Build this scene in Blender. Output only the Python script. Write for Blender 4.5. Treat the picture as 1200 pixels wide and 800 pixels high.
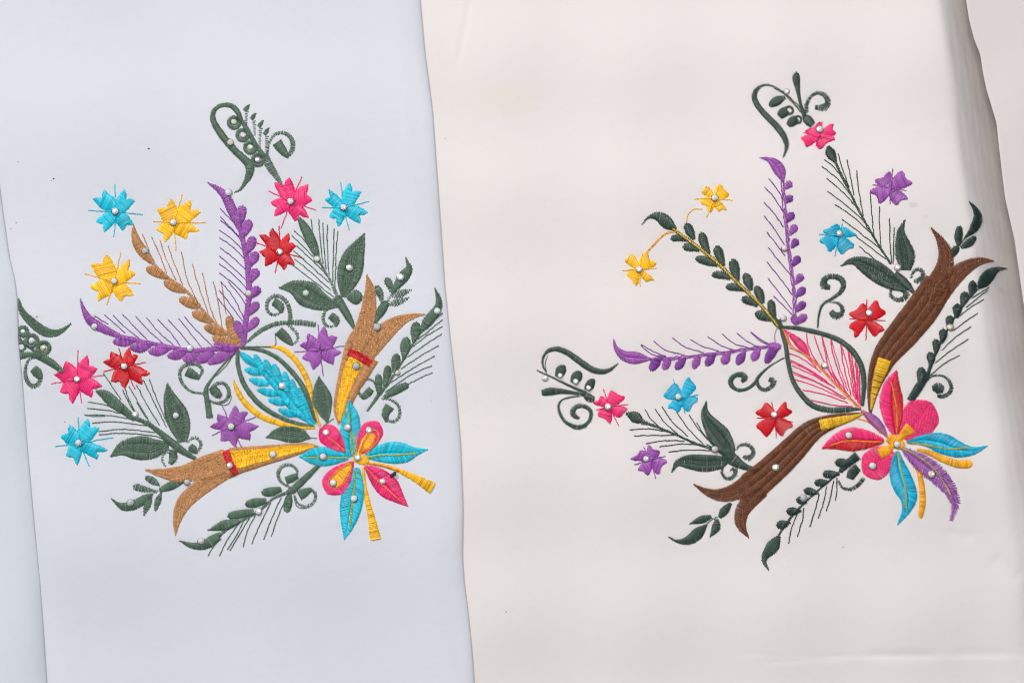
import bpy, math, random
import numpy as np
from mathutils import Vector

for o in list(bpy.data.objects):
    bpy.data.objects.remove(o)
C = bpy.context.scene.collection
SC = bpy.context.scene
K = 0.0003            # metres per cloth unit (0.3 mm); drawing units run right and down from the cloth's top left corner
rng = np.random.default_rng(11)
random.seed(5)

# ------------------------------------------------------------------ camera, world, lamps, exposure
cam_d = bpy.data.cameras.new('camera')
cam = bpy.data.objects.new('camera', cam_d); C.objects.link(cam)
cam.location = (0, 0, 1.2)
cam_d.sensor_width = 36; cam_d.lens = 36 * 1.2 / 0.36
cam_d.clip_start = 0.05; cam_d.clip_end = 20
SC.camera = cam

w = bpy.data.worlds.new('World'); SC.world = w; w.use_nodes = True
bg = w.node_tree.nodes['Background']
wn = w.node_tree.nodes; wl = w.node_tree.links
wc = wn.new('ShaderNodeTexCoord'); ws = wn.new('ShaderNodeSeparateXYZ'); wr = wn.new('ShaderNodeValToRGB')
wd_ = wn.new('ShaderNodeVectorMath'); wd_.operation = 'DOT_PRODUCT'; wd_.inputs[1].default_value = (-0.30, 0.75, 0.55)
wl.new(wc.outputs['Generated'], wd_.inputs[0]); wm = wn.new('ShaderNodeMapRange'); wm.inputs['From Min'].default_value = -0.6
wl.new(wd_.outputs['Value'], wm.inputs['Value']); wl.new(wm.outputs['Result'], wr.inputs['Fac']); wl.new(wr.outputs['Color'], bg.inputs['Color'])
wr.color_ramp.elements[0].position = 0.0; wr.color_ramp.elements[0].color = (0.10, 0.12, 0.15, 1)
wr.color_ramp.elements[1].position = 1.0; wr.color_ramp.elements[1].color = (2.0, 2.25, 2.55, 1)
bg.inputs['Strength'].default_value = 0.27

def area(name, loc, target, size, power, col):
    d = bpy.data.lights.new(name, 'AREA'); d.shape = 'RECTANGLE'
    d.size, d.size_y = size; d.energy = power; d.color = col
    o = bpy.data.objects.new(name, d); C.objects.link(o); o.location = loc
    o.rotation_euler = (Vector(target) - Vector(loc)).to_track_quat('-Z', 'Y').to_euler()
    return o
area('window_lamp', (-1.15, 1.62, 1.65), (0.0, -0.04, 0), (0.38, 0.34), 37.0, (1.0, 0.955, 0.91))
area('added_overhead_light', (0.05, 0.25, 0.80), (0.04, 0.02, 0), (0.20, 0.20), 2.7, (1.0, 0.93, 0.86))  # added light, brightens the middle of the cloths and makes the stones sparkle

SC.render.engine = 'CYCLES'
SC.cycles.filter_width = 1.0
SC.view_settings.view_transform = 'Standard'; SC.view_settings.look = 'None'
SC.view_settings.exposure = 0.0; SC.view_settings.gamma = 1.0
SC.view_settings.use_curve_mapping = False

# ------------------------------------------------------------------ materials
def srgb(r, g, b):
    f = lambda c: (c/255/12.92) if c/255 <= 0.04045 else ((c/255+0.055)/1.055)**2.4
    return (f(r), f(g), f(b), 1)

THREAD = {
 'sage':    (80, 106, 86), 'green': (52, 75, 62), 'deep': (38, 60, 54),
 'cyan':    (18, 192, 216), 'blue': (6, 172, 206), 'yellow': (252, 192, 12), 'gold': (240, 170, 18),
 'pink':    (236, 40, 118), 'rose': (234, 44, 116), 'red': (206, 8, 28), 'violet': (156, 82, 168), 'purple': (124, 56, 146),
 'tan':     (190, 136, 84), 'brown': (108, 57, 22), 'amber': (226, 178, 28), 'olive': (176, 172, 62), 'orange': (232, 128, 34), 'umber': (112, 68, 50),
}
MATS = {}
def thread_mat(key):
    if key in MATS: return MATS[key]
    m = bpy.data.materials.new('thread_' + key); m.use_nodes = True
    nt = m.node_tree; N = nt.nodes; L = nt.links; b = N['Principled BSDF']
    at = N.new('ShaderNodeAttribute'); at.attribute_name = 'tone'
    mr = N.new('ShaderNodeMapRange'); lo = {'brown': 0.45, 'tan': 0.70}.get(key, 0.7); mr.inputs['To Min'].default_value = lo; mr.inputs['To Max'].default_value = 2.04-lo
    L.new(at.outputs['Fac'], mr.inputs['Value'])
    mx = N.new('ShaderNodeMix'); mx.data_type = 'RGBA'; mx.blend_type = 'MULTIPLY'; mx.inputs['Factor'].default_value = 1
    mx.inputs['A'].default_value = srgb(*THREAD[key]); L.new(mr.outputs['Result'], mx.inputs['B'])
    L.new(mx.outputs['Result'], b.inputs['Base Color'])
    b.inputs['Roughness'].default_value = 0.31
    b.inputs['Specular IOR Level'].default_value = 0.6
    nz = N.new('ShaderNodeTexNoise'); nz.inputs['Scale'].default_value = 5200; nz.inputs['Detail'].default_value = 2
    tc = N.new('ShaderNodeTexCoord'); L.new(tc.outputs['Object'], nz.inputs['Vector'])
    bp = N.new('ShaderNodeBump'); bp.inputs['Strength'].default_value = 0.25; bp.inputs['Distance'].default_value = 0.0001
    L.new(nz.outputs['Fac'], bp.inputs['Height']); L.new(bp.outputs['Normal'], b.inputs['Normal'])
    MATS[key] = m
    return m

def cloth_mat(name, col, col2, stain=None):
    m = bpy.data.materials.new(name); m.use_nodes = True
    nt = m.node_tree; N = nt.nodes; L = nt.links; b = N['Principled BSDF']
    tc = N.new('ShaderNodeTexCoord')
    n1 = N.new('ShaderNodeTexNoise'); n1.inputs['Scale'].default_value = 9; n1.inputs['Detail'].default_value = 3
    L.new(tc.outputs['Object'], n1.inputs['Vector'])
    mx = N.new('ShaderNodeMix'); mx.data_type = 'RGBA'
    mx.inputs['A'].default_value = (*col, 1); mx.inputs['B'].default_value = (*col2, 1)
    L.new(n1.outputs['Fac'], mx.inputs['Factor'])
    out = mx.outputs['Result']
    if stain:
        for (sx, sy, rx, ry, c, amt) in stain:
            mp = N.new('ShaderNodeMapping'); mp.vector_type = 'POINT'
            X, Y = (sx-600)*K, (400-sy)*K
            mp.inputs['Location'].default_value = (-X/(rx*K), -Y/(ry*K), 0)
            mp.inputs['Scale'].default_value = (1/(rx*K), 1/(ry*K), 0)
            L.new(tc.outputs['Object'], mp.inputs['Vector'])
            nn = N.new('ShaderNodeTexNoise'); nn.inputs['Scale'].default_value = 1.6
            L.new(mp.outputs['Vector'], nn.inputs['Vector'])
            ad = N.new('ShaderNodeVectorMath'); ad.operation = 'ADD'
            sc = N.new('ShaderNodeVectorMath'); sc.operation = 'SCALE'; sc.inputs['Scale'].default_value = 0.8
            sb = N.new('ShaderNodeVectorMath'); sb.operation = 'SUBTRACT'; sb.inputs[1].default_value = (.5, .5, .5)
            L.new(nn.outputs['Color'], sb.inputs[0]); L.new(sb.outputs[0], sc.inputs[0])
            L.new(mp.outputs['Vector'], ad.inputs[0]); L.new(sc.outputs[0], ad.inputs[1])
            ln = N.new('ShaderNodeVectorMath'); ln.operation = 'LENGTH'; L.new(ad.outputs[0], ln.inputs[0])
            r = N.new('ShaderNodeMapRange'); r.inputs['From Min'].default_value = 1.1; r.inputs['From Max'].default_value = 0.4
            r.inputs['To Max'].default_value = amt; r.interpolation_type = 'SMOOTHSTEP'
            L.new(ln.outputs['Value'], r.inputs['Value'])
            m2 = N.new('ShaderNodeMix'); m2.data_type = 'RGBA'; m2.inputs['B'].default_value = (*c, 1)
            L.new(out, m2.inputs['A']); L.new(r.outputs['Result'], m2.inputs['Factor']); out = m2.outputs['Result']
    L.new(out, b.inputs['Base Color'])
    b.inputs['Roughness'].default_value = 0.82
    b.inputs['Specular IOR Level'].default_value = 0.25
    b.inputs['Sheen Weight'].default_value = 0.15
    # plain weave: crossed fine waves
    wv = []
    for d in ('X', 'Y'):
        q = N.new('ShaderNodeTexWave'); q.wave_type = 'BANDS'; q.bands_direction = d
        q.inputs['Scale'].default_value = 900; q.inputs['Distortion'].default_value = 0.6
        q.inputs['Detail'].default_value = 1; q.inputs['Detail Scale'].default_value = 0.3
        L.new(tc.outputs['Object'], q.inputs['Vector']); wv.append(q)
    mu = N.new('ShaderNodeMath'); mu.operation = 'MULTIPLY'
    L.new(wv[0].outputs['Fac'], mu.inputs[0]); L.new(wv[1].outputs['Fac'], mu.inputs[1])
    n2 = N.new('ShaderNodeTexNoise'); n2.inputs['Scale'].default_value = 500; n2.inputs['Detail'].default_value = 4
    L.new(tc.outputs['Object'], n2.inputs['Vector'])
    a2 = N.new('ShaderNodeMath'); a2.operation = 'ADD'; L.new(mu.outputs[0], a2.inputs[0]); L.new(n2.outputs['Fac'], a2.inputs[1])
    bp = N.new('ShaderNodeBump'); bp.inputs['Strength'].default_value = 0.8; bp.inputs['Distance'].default_value = 0.00008
    L.new(a2.outputs[0], bp.inputs['Height']); L.new(bp.outputs['Normal'], b.inputs['Normal'])
    return m

GREY = (0.45, 0.43, 0.46)
M_LEFT = cloth_mat('white_cotton_cool', (0.70, 0.712, 0.762), (0.712, 0.715, 0.758))
M_RIGHT = cloth_mat('white_cotton_warm', (0.80, 0.738, 0.712), (0.79, 0.747, 0.732),
                    stain=[(592, 118, 42, 22, (0.80, 0.74, 0.64), 0.55), (1071, 240, 7, 4, GREY, 0.35), (1085, 254, 4, 3, GREY, 0.18)])
M_BLUELIT = cloth_mat('white_cotton_blue_light', (0.68, 0.715, 0.765), (0.70, 0.73, 0.765))  # white cotton; the bluish cast of the light is put into its colour
M_ROSE = cloth_mat('pale_rose_cotton', (0.70, 0.635, 0.63), (0.705, 0.64, 0.62))

def gem_mats(key, col):
    m = bpy.data.materials.new('rhinestone_' + key); m.use_nodes = True
    b = m.node_tree.nodes['Principled BSDF']
    b.inputs['Base Color'].default_value = (*col, 1); b.inputs['Metallic'].default_value = 0.6
    b.inputs['Roughness'].default_value = 0.08
    b.inputs['Coat Weight'].default_value = 0.8; b.inputs['Coat Roughness'].default_value = 0.04
    return m
GEMC = {'clear': (1.0, 0.985, 0.95), 'pink': (1.0, 0.82, 0.80), 'green': (0.93, 0.99, 0.80), 'lilac': (0.78, 0.72, 0.92),
        'gold': (0.95, 0.84, 0.62), 'smoke': (0.72, 0.72, 0.70)}
m = bpy.data.materials.new('foil_rim'); m.use_nodes = True
b = m.node_tree.nodes['Principled BSDF']; b.inputs['Base Color'].default_value = (0.22, 0.22, 0.23, 1)
b.inputs['Metallic'].default_value = 1; b.inputs['Roughness'].default_value = 0.35
M_RIM = m

# ------------------------------------------------------------------ stitch geometry collected in cloth units
OX, OY, OK = 0.0, 0.0, 1.0
def O(x, y, k):
    global OX, OY, OK
    OX, OY, OK = x, y, k
def tr(pts): return np.array([(OX + p[0]/OK, OY + p[1]/OK) for p in pts], float)

HM = np.zeros((960, 1360))      # height of thread already laid, cells of one unit, offset 80
def hm_get(x, y):
    fx = np.clip(np.asarray(x)+80, 1, 1357); fy = np.clip(np.asarray(y)+80, 1, 957)
    ix = fx.astype(int); iy = fy.astype(int); ax = fx-ix; ay = fy-iy
    return (HM[iy, ix]*(1-ax)*(1-ay) + HM[iy, ix+1]*ax*(1-ay) + HM[iy+1, ix]*(1-ax)*ay + HM[iy+1, ix+1]*ax*ay)

def spline(pts, step=0.35):
    P = np.asarray(pts, float)
    if len(P) == 2:
        n = max(2, int(np.hypot(*(P[1]-P[0]))/step)); t = np.linspace(0, 1, n)
        return P[0] + (P[1]-P[0])*t[:, None], t
    Q = np.vstack([2*P[0]-P[1], P, 2*P[-1]-P[-2]])
    out = []; par = []
    for i in range(1, len(Q)-2):
        p0, p1, p2, p3 = Q[i-1:i+3]
        n = max(3, int(np.hypot(*(p2-p1))/step)); t = np.linspace(0, 1, n, endpoint=False)[:, None]
        out.append(0.5*((2*p1) + (-p0+p2)*t + (2*p0-5*p1+4*p2-p3)*t**2 + (-p0+3*p1-3*p2+p3)*t**3))
        par.append((i-1 + t[:, 0]))
    out.append(P[-1:]); par.append(np.array([len(P)-1.0]))
    return np.vstack(out), np.concatenate(par)/(len(P)-1)

PARTS = []          # motif parts in order
CUR = None
def part(name, cloth, label=None):
    global CUR
    CUR = dict(name=name, cloth=cloth, label=label, main=[], subs=[], gems=[])
    PARTS.append(CUR)

def emit(P0, P1, col, H, tw, sub, K_=5, flat=5.0, zb=None, rough=1.0):
    """a block of threads from P0[i] to P1[i]; adds them to the current part"""
    n = len(P0)
    if n == 0: return
    P0 = np.asarray(P0); P1 = np.asarray(P1)
    d = P1-P0; ln = np.hypot(d[:, 0], d[:, 1])+1e-6; dr = d/ln[:, None]; nr = np.stack([-dr[:, 1], dr[:, 0]], 1)
    if K_ == 5 and ln.mean() > 9: K_ = 8
    t = np.linspace(0, 1, K_+1)
    if K_ >= 5: t = np.concatenate([[0, 0.045], t[1:-1]*0.94+0.03, [0.955, 1]]); K_ += 2
    X = P0[:, None, :] + d[:, None, :]*t[None, :, None]          # n,k,2
    sag = rng.normal(0, 0.10, (n, 1)) * np.sin(np.pi*t)[None, :]
    X = X + nr[:, None, :]*sag[:, :, None]
    base = hm_get(X[..., 0], X[..., 1])
    base = base*0.97
    if zb is not None: base = base + zb[:, :1]*(1-t)[None, :] + zb[:, 1:]*t[None, :]
    prof = 1-np.abs(2*t-1)**flat
    und = np.interp(np.arange(n), np.arange(0, n+8, 5), rng.normal(0, 1, len(np.arange(0, n+8, 5))))
    Hn = np.asarray(H)*(1+rng.normal(0, 0.07, n)+0.05*und)
    lean = (rng.normal(0, 0.30*rough, n)+0.05*und)[:, None]
    dip = np.where((t == 0) | (t == 1), -0.4, 0.0)[None, :]*np.where(base > 0.3, 0.2, 1.0)
    z = base + 0.16 + prof[None, :]*Hn[:, None] + rng.uniform(0, 0.22, (n, 1)) + dip
    wd = tw*(1+rng.normal(0, 0.10, n))
    wp = np.where((t == 0) | (t == 1), 0.45, 1.0)
    hw = (wd[:, None]*wp[None, :])*0.5
    V = np.zeros((n, K_+1, 3, 3))
    V[..., 0, :2] = X - nr[:, None, :]*hw[..., None]; V[..., 1, :2] = X; V[..., 2, :2] = X + nr[:, None, :]*hw[..., None]
    V[..., 0, 2] = z - hw*(0.9-lean); V[..., 1, 2] = z + hw*0.55; V[..., 2, 2] = z - hw*(0.9+lean)
    idx = np.arange(n*(K_+1)*3).reshape(n, K_+1, 3)
    F = []
    for c in (0, 1):
        F.append(np.stack([idx[:, :-1, c], idx[:, 1:, c], idx[:, 1:, c+1], idx[:, :-1, c+1]], -1).reshape(-1, 4))
    F = np.vstack(F)
    tone = np.clip(0.5+rng.normal(0, 0.28*rough, n), 0, 1)
    tone = np.repeat(tone, (K_+1)*3)
    # remember the height laid
    xi = np.clip((X[..., 0]+80).astype(int), 0, 1359).ravel(); yi = np.clip((X[..., 1]+80).astype(int), 0, 959).ravel()
    np.maximum.at(PEND, (yi, xi), (z+tw*0.15).ravel())
    if K_ >= 4 and zb is None:      # fill in between the samples too
        tt = np.linspace(0, 1, 25)
        XX = P0[:, None, :] + d[:, None, :]*tt[None, :, None]
        zz = np.stack([np.interp(tt, t, z[i]) for i in range(n)])
        xi = np.clip((XX[..., 0]+80).astype(int), 0, 1359).ravel(); yi = np.clip((XX[..., 1]+80).astype(int), 0, 959).ravel()
        np.maximum.at(PEND, (yi, xi), zz.ravel())
    blk = (V.reshape(-1, 3), F, col, tone)
    if sub is None: CUR['main'].append(blk)
    else:
        if sub.startswith('+'): CUR['subs'][-1][1].append(blk)
        else: CUR['subs'].append([sub, [blk]])
PEND = np.zeros_like(HM)
def commit():
    np.maximum(HM, PEND, out=HM)

CAPS = {'barb', 'leaflet', 'lobe', 'bud', 'spike'}
def tatami(A, B, col, H, tw, sub, seg=3.6, micro=0.5):
    """long threads sewn down in short brick-laid stitches"""
    P0 = []; P1 = []; Z = []
    for i in range(len(A)):
        d = B[i]-A[i]; L = math.hypot(*d)
        if L < seg*1.4: cuts = [0, 1]
        else:
            ph = ((i*0.37) % 1.0)*seg + rng.normal(0, 0.35); cuts = [0] + [x/L for x in np.arange(ph if ph > 0.8 else ph+seg, L-0.7, seg)] + [1]
        for a_, b_ in zip(cuts[:-1], cuts[1:]):
            P0.append(A[i]+d*max(0, a_-0.3/L)); P1.append(A[i]+d*min(1, b_+0.3/L))
            Z.append([H[i]*(1-abs(2*a_-1)**4), H[i]*(1-abs(2*b_-1)**4)])
    if P0: emit(np.array(P0), np.array(P1), col, np.full(len(P0), micro), tw, sub, K_=4, flat=2.0, zb=np.array(Z), rough=0.95)

def S(pts, w, col, sub=None, bands=1, split=False, slant=0.0, pitch=1.05, tw=1.2, H=None, cols=None, ragged=0.42, cap=None, tat=None, spec=None):
    """satin ribbon along a drawn centre line"""
    P = tr(pts); W = np.array(w, float)/OK if hasattr(w, '__len__') else np.full(len(P), w/OK)
    c, par = spline(P)
    if len(W) != len(P):
        W = np.interp(np.linspace(0, 1, len(P)), np.linspace(0, 1, len(W)), W)
    xs = np.linspace(0, 1, len(P))
    # smooth width interpolation
    wsp, wpar = spline(np.stack([np.arange(len(P))*20.0, W], 1), 1.0)
    Wd = np.maximum(np.interp(par, wsp[:, 0]/(20.0*(len(P)-1)), wsp[:, 1]), 0.3)
    seg = np.hypot(*np.diff(c, axis=0).T); s = np.concatenate([[0], np.cumsum(seg)]); Ltot = s[-1]
    if cap is None: cap = sub in CAPS or CUR['name'] == 'large_flower' and sub == 'petal'
    if cap and W[-1] > 0.3*W.max():
        r_ = min(W[-1]*0.62, 0.45*Ltot); t_ = np.clip((s-(Ltot-r_))/r_, 0, 1)
        Wd = Wd*np.sqrt(np.clip(1-t_**2.4, 0.02, 1))
    n = max(2, int(Ltot/pitch)); q = np.linspace(0.2, Ltot-0.2, n) + rng.normal(0, pitch*0.10, n)
    def at(q):
        q = np.clip(q, 0, Ltot)
        p = np.stack([np.interp(q, s, c[:, 0]), np.interp(q, s, c[:, 1])], 1)
        e = 0.9
        a = np.stack([np.interp(np.clip(q-e, 0, Ltot), s, c[:, 0]), np.interp(np.clip(q-e, 0, Ltot), s, c[:, 1])], 1)
        b_ = np.stack([np.interp(np.clip(q+e, 0, Ltot), s, c[:, 0]), np.interp(np.clip(q+e, 0, Ltot), s, c[:, 1])], 1)
        T = b_-a; T /= (np.hypot(T[:, 0], T[:, 1])+1e-9)[:, None]
        return p, T, np.stack([-T[:, 1], T[:, 0]], 1), np.interp(q, s, Wd)/2
    PEND[:] = 0
    if split:
        for k_, side in enumerate((-1, 1)):
            p, T, Nn, hw = at(q)
            p2, T2, N2, hw2 = at(q + 0.45*hw)
            j = ragged*(0.75*np.where(np.arange(n) % 2, 1, -1)+rng.uniform(-.7, .7, n))
            e = p2 + N2*(side*(hw2+j*0.8))[:, None]
            st = p - Nn*(side*np.minimum(0.35, hw*0.3))[:, None]
            h = np.minimum(np.maximum(hw2*0.20, 0.5), 1.5) if H is None else np.full(n, H)
            cc = col if cols is None else cols[k_]
            emit(st, e, cc, h, tw, sub if k_ == 0 else (None if sub is None else '+'))
    else:
        if tat is None: tat = col in ('tan', 'brown') and bands > 1
        edges = spec or [-1+2*i/bands for i in range(bands+1)]
        bands = len(edges)-1
        for b_ in range(bands):
            qq = q + (b_ % 2)*pitch*0.5
            p, T, Nn, hw = at(qq)
            u0, u1 = edges[b_], edges[b_+1]
            off = slant*hw
            alt = np.where(np.arange(n) % 2, 1, -1)
            e0 = ragged if b_ == 0 else 0.5; e1 = ragged if b_ == bands-1 else 0.5
            j0 = e0*(0.75*alt+rng.uniform(-.7, .7, n)); j1 = e1*(0.75*alt+rng.uniform(-.7, .7, n))
            if b_ > 0: j0 = j0-0.6
            if b_ < bands-1: j1 = j1+0.6
            A = p + Nn*(u0*hw+j0)[:, None] + T*(off*u0)[:, None]
            B = p + Nn*(u1*hw+j1)[:, None] + T*(off*u1)[:, None]
            hh = hw*(u1-u0)
            h = np.minimum(np.maximum(hh*0.14, 0.5), 1.4) if H is None else np.full(n, H)
            sb = sub if b_ == 0 else (None if sub is None else '+')
            if (spec and b_ == 1): tatami(A, B, col, h*0.25, tw, sb, seg=2.6)
            elif tat: tatami(A, B, col, h*0.7, tw, sb)
            else: emit(A, B, col, h, tw, sb, flat=4.0)
    commit()

def inside_runs(poly, ang, pitch):
    ca, sa = math.cos(ang), math.sin(ang)
    R = np.array([[ca, sa], [-sa, ca]])
    Q = poly @ R.T
    y0, y1 = Q[:, 1].min(), Q[:, 1].max(); res = []
    y = y0+0.3
    while y < y1-0.1:
        xs = []
        for i in range(len(Q)):
            a, b_ = Q[i], Q[(i+1) % len(Q)]
            if (a[1] <= y) != (b_[1] <= y):
                xs.append(a[0] + (y-a[1])*(b_[0]-a[0])/(b_[1]-a[1]))
        xs.sort()
        for i in range(0, len(xs)-1, 2):
            if xs[i+1]-xs[i] > 0.8: res.append((xs[i], xs[i+1], y))
        y += pitch*(1+rng.normal(0, 0.08))
    A = np.array([[r[0], r[2]] for r in res]).reshape(-1, 2); B = np.array([[r[1], r[2]] for r in res]).reshape(-1, 2)
    return A @ R, B @ R

def F(poly_px, col, ang, sub=None, pitch=0.8, tw=1.15, H=None, smooth=False, ragged=0.5):
    poly = np.asarray(poly_px, float)
    if smooth:
        q = np.vstack([poly[-1:], poly, poly[:2]]); out = []
        for i in range(1, len(q)-2):
            p0, p1, p2, p3 = q[i-1:i+3]
            for t in np.linspace(0, 1, 6, endpoint=False):
                out.append(0.5*((2*p1) + (-p0+p2)*t + (2*p0-5*p1+4*p2-p3)*t**2 + (-p0+3*p1-3*p2+p3)*t**3))
        poly = np.array(out)
    A, B = inside_runs(poly, ang, pitch)
    if len(A) == 0: return
    d = B-A; ln = np.hypot(d[:, 0], d[:, 1])[:, None]; d = d/ln
    A = A - d*rng.uniform(-ragged, ragged, (len(A), 1)); B = B + d*rng.uniform(-ragged, ragged, (len(B), 1))
    h = np.clip(ln[:, 0]*0.12, 0.25, 1.3) if H is None else np.full(len(A), H)
    PEND[:] = 0
    emit(A, B, col, h, tw, sub, flat=2.6); commit()

def R(pts, col, sub='stitch_line', step=3.2, tw=1.15, px=False, wob=0.22):
    """running stitch"""
    P = np.asarray(pts, float) if px else tr(pts)
    c, _ = spline(P)
    seg = np.hypot(*np.diff(c, axis=0).T); s = np.concatenate([[0], np.cumsum(seg)]); n = max(1, int(round(s[-1]/step)))
    q = np.linspace(0, s[-1], n+1); q[1:-1] += rng.normal(0, 0.3, max(0, n-1))
    p = np.stack([np.interp(q, s, c[:, 0]), np.interp(q, s, c[:, 1])], 1); p[1:-1] += rng.normal(0, wob, (max(0, n-1), 2))
    d = p[1:]-p[:-1]; d /= (np.hypot(d[:, 0], d[:, 1])+1e-6)[:, None]
    PEND[:] = 0
    emit(p[:-1]-d*0.45, p[1:]+d*0.45, col, np.full(n, 0.75), tw*1.18, sub, K_=4, flat=2.0); commit()

def RR(lines, col, **k):
    for l in lines: R(l, col, **k)

def G(x, y, kind='clear', r=4.5):
    p = tr([(x, y)])[0]
    CUR['gems'].append((p[0], p[1], kind, r))

def flower(c, tips, rays, col, gem=None, rnd=False, gemkind='clear', cloth='left', label=None, ray_col=None):
    part('flower', cloth, label)
    cc = tr([c])[0]
    for (a, b_) in tips:
        a, b_ = tr([a, b_]); u = a-cc; v = b_-cc; m_ = (u+v)/2; o_ = (u-v)
        ang = math.atan2(m_[1], m_[0])
        if not rnd:
            q1, q2 = rng.uniform(0.08, 0.17, 2)
            poly = [cc+0.06*m_+0.18*o_, cc+0.27*u+0.32*o_, cc+0.50*u+(q1+.17)*o_, cc+0.76*u+0.15*o_, a, cc+0.62*u+0.28*v, cc+rng.uniform(.70, .80)*m_, cc+0.62*v+0.28*u, b_, cc+0.76*v-0.15*o_, cc+0.50*v-(q2+.17)*o_, cc+0.27*v-0.32*o_, cc+0.06*m_-0.18*o_]
            F(poly, col, ang+math.pi/2+rng.uniform(-0.45, 0.45), 'petal')
        else:
            nd = rng.uniform(.84, .98); poly = [cc+0.06*m_+0.13*o_, cc+0.32*u+0.25*o_, cc+0.66*u+0.24*o_, cc+0.92*u+0.12*o_, cc+0.98*u-0.10*o_, cc+nd*m_, cc+0.99*v+0.12*o_, cc+0.93*v-0.10*o_, cc+0.66*v-0.23*o_, cc+0.32*v-0.25*o_, cc+0.06*m_-0.13*o_]
            F(poly, col, ang+math.pi/2+rng.uniform(-0.5, 0.5), 'petal', smooth=True, H=1.0)
    for r_ in rays:
        e = tr([r_])[0]
        R([cc, e], ray_col or col, sub=None, px=True, step=2.8, tw=1.0)
    # small crossed stitches round the centre
    for k_ in range(9 if not rnd else 5):
        a_ = rng.uniform(0, 2*math.pi); R([cc, cc+np.array([math.cos(a_), math.sin(a_)])*rng.uniform(4, 7.5)], col, sub=None, px=True, step=2.2)
    if gem: G(gem[0], gem[1], gemkind)

def ring(x, y, r, wd, col, sub='eyelet'):
    pts = [(x+r*math.cos(a), y+r*math.sin(a)) for a in np.linspace(0.3, 2*math.pi+0.3, 13)]
    S(pts, [wd]*13, col, sub, pitch=1.0)

g = 'sage'; d_ = 'green'

# ================================================================== LEFT BOUQUET
O(220,110,5)
part('tendril','left','curled sage green tendril with four jewelled eyelets above the pink flower')
S([(318,160),(300,115),(270,80),(230,68),(180,80),(152,115),(155,165),(190,225),(235,285),(290,345),(345,395),(368,430),(362,480),(335,530),(305,568),(276,578)],[20,30,32,26,24,28,35,42,42,42,48,54,42,24,12,5],g)
S([(300,130),(350,210),(400,300),(450,370)],[20,28,28,30],g)
S([(455,360),(480,420),(515,475),(550,530)],[40,50,38,22],g,'stem',pitch=1.60)
for a in [(275,172),(325,245),(370,318),(415,390)]: ring(a[0],a[1],32,22,g)
for a in [[(345,185),(347,125),(350,95)],[(395,245),(392,180),(388,150)],[(425,308),(428,230),(432,195)],[(462,355),(465,280),(466,240)]]: S(a,[14,18,22],g,'spike',pitch=1.94,tw=1.0)
for a in [[(335,100),(350,85),(366,65)],[(375,150),(388,135),(403,115)],[(418,195),(432,178),(446,158)],[(452,240),(466,222),(480,202)]]: S(a,[24,26,6],g,'spike')
S([(470,350),(480,290),(510,245),(555,230),(600,252),(620,300),(608,345),(582,370)],[12,14,18,22,26,30,28,20],g,'curl',pitch=1.60)
S([(590,372),(562,340),(526,288)],[20,50,60],g,'+')
G(275,168,'green',4.2);G(328,245,'pink',4.0);G(370,316,'green',4.0);G(415,390,'lilac',4.2);G(255,288,'gold',4.5)
O(90,200,5)
flower((235,242),[((95,165),(165,112)),((285,108),(345,178)),((342,318),(275,355)),((165,365),(113,300))],[(228,80),(72,235),(393,260),(222,390)],'cyan',(232,240),label='cyan flower at the upper left, left of the upper yellow flower')
flower((572,305),[((475,228),(560,165)),((668,172),(732,245)),((725,352),(640,405)),((520,422),(472,345))],[(622,140),(450,298),(760,305),(585,470)],'yellow',(572,305),label='upper of the two yellow flowers, above the tan feather')
flower((225,650),[((85,552),(180,488)),((315,518),(350,605)),((340,728),(262,770)),((130,765),(82,682))],[(262,478),(50,602),(380,660),(180,785)],'yellow',(226,648),label='lower of the two yellow flowers, below the cyan one')
O(220,110,5)
flower((608,632),[((508,522),(600,490)),((708,530),(735,628)),((715,728),(632,750)),((510,720),(485,635))],[(672,485),(475,570),(755,685),(548,790)],'pink',(607,633),label='pink flower under the curled tendril at the top')
flower((915,668),[((828,560),(803,622)),((950,522),(1020,575)),((1062,695),(1012,762)),((885,782),(828,720))],[(898,515),(788,668),(1065,632),(948,800)],'cyan',(917,667),label='cyan flower right of the upper pink flower')
O(300,240,5)
flower((140,275),[((22,178),(100,135)),((195,165),(238,242)),((232,350),(165,385)),((55,362),(22,275))],[(138,125),(5,222),(285,315),(115,400)],'red',(142,276),label='red flower below the upper pink flower')
O(0,330,5)
flower((735,495),[((605,472),(655,408)),((758,385),(815,432)),((888,538),(838,605)),((738,630),(652,585))],[(700,388),(858,472),(797,630),(612,525)],'red',(735,495),label='red flower under the level purple feather')
flower((458,570),[((320,545),(390,462)),((515,428),(578,510)),((608,610),(540,678)),((430,715),(352,645))],[(463,400),(305,598),(612,545),(485,710)],'pink',(459,570),label='pink flower left of the red one under the level purple feather')
O(60,430,5)
flower((168,442),[((58,405),(115,335)),((218,298),(290,355)),((340,485),(275,538)),((158,575),(90,518))],[(165,290),(28,463),(368,412),(230,580)],'cyan',(168,442),label='cyan flower below the left pink flower')
flower((1060,345),[((932,350),(978,275)),((1080,222),(1158,262)),((1222,345),(1168,430)),((1085,470),(995,430))],[(1005,225),(945,400),(1120,470),(1200,290)],'violet',(1060,347),gemkind='green',label='violet flower with a stone, above the lower tan trumpet')
O(180,330,5)
flower((978,400),[((855,370),(905,300)),((1000,258),(1080,325)),((1105,412),(1055,488)),((938,520),(870,448))],[(965,250),(828,412),(1118,375),(995,552)],'violet',label='violet flower without a stone, right of the cyan leaf')
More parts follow.
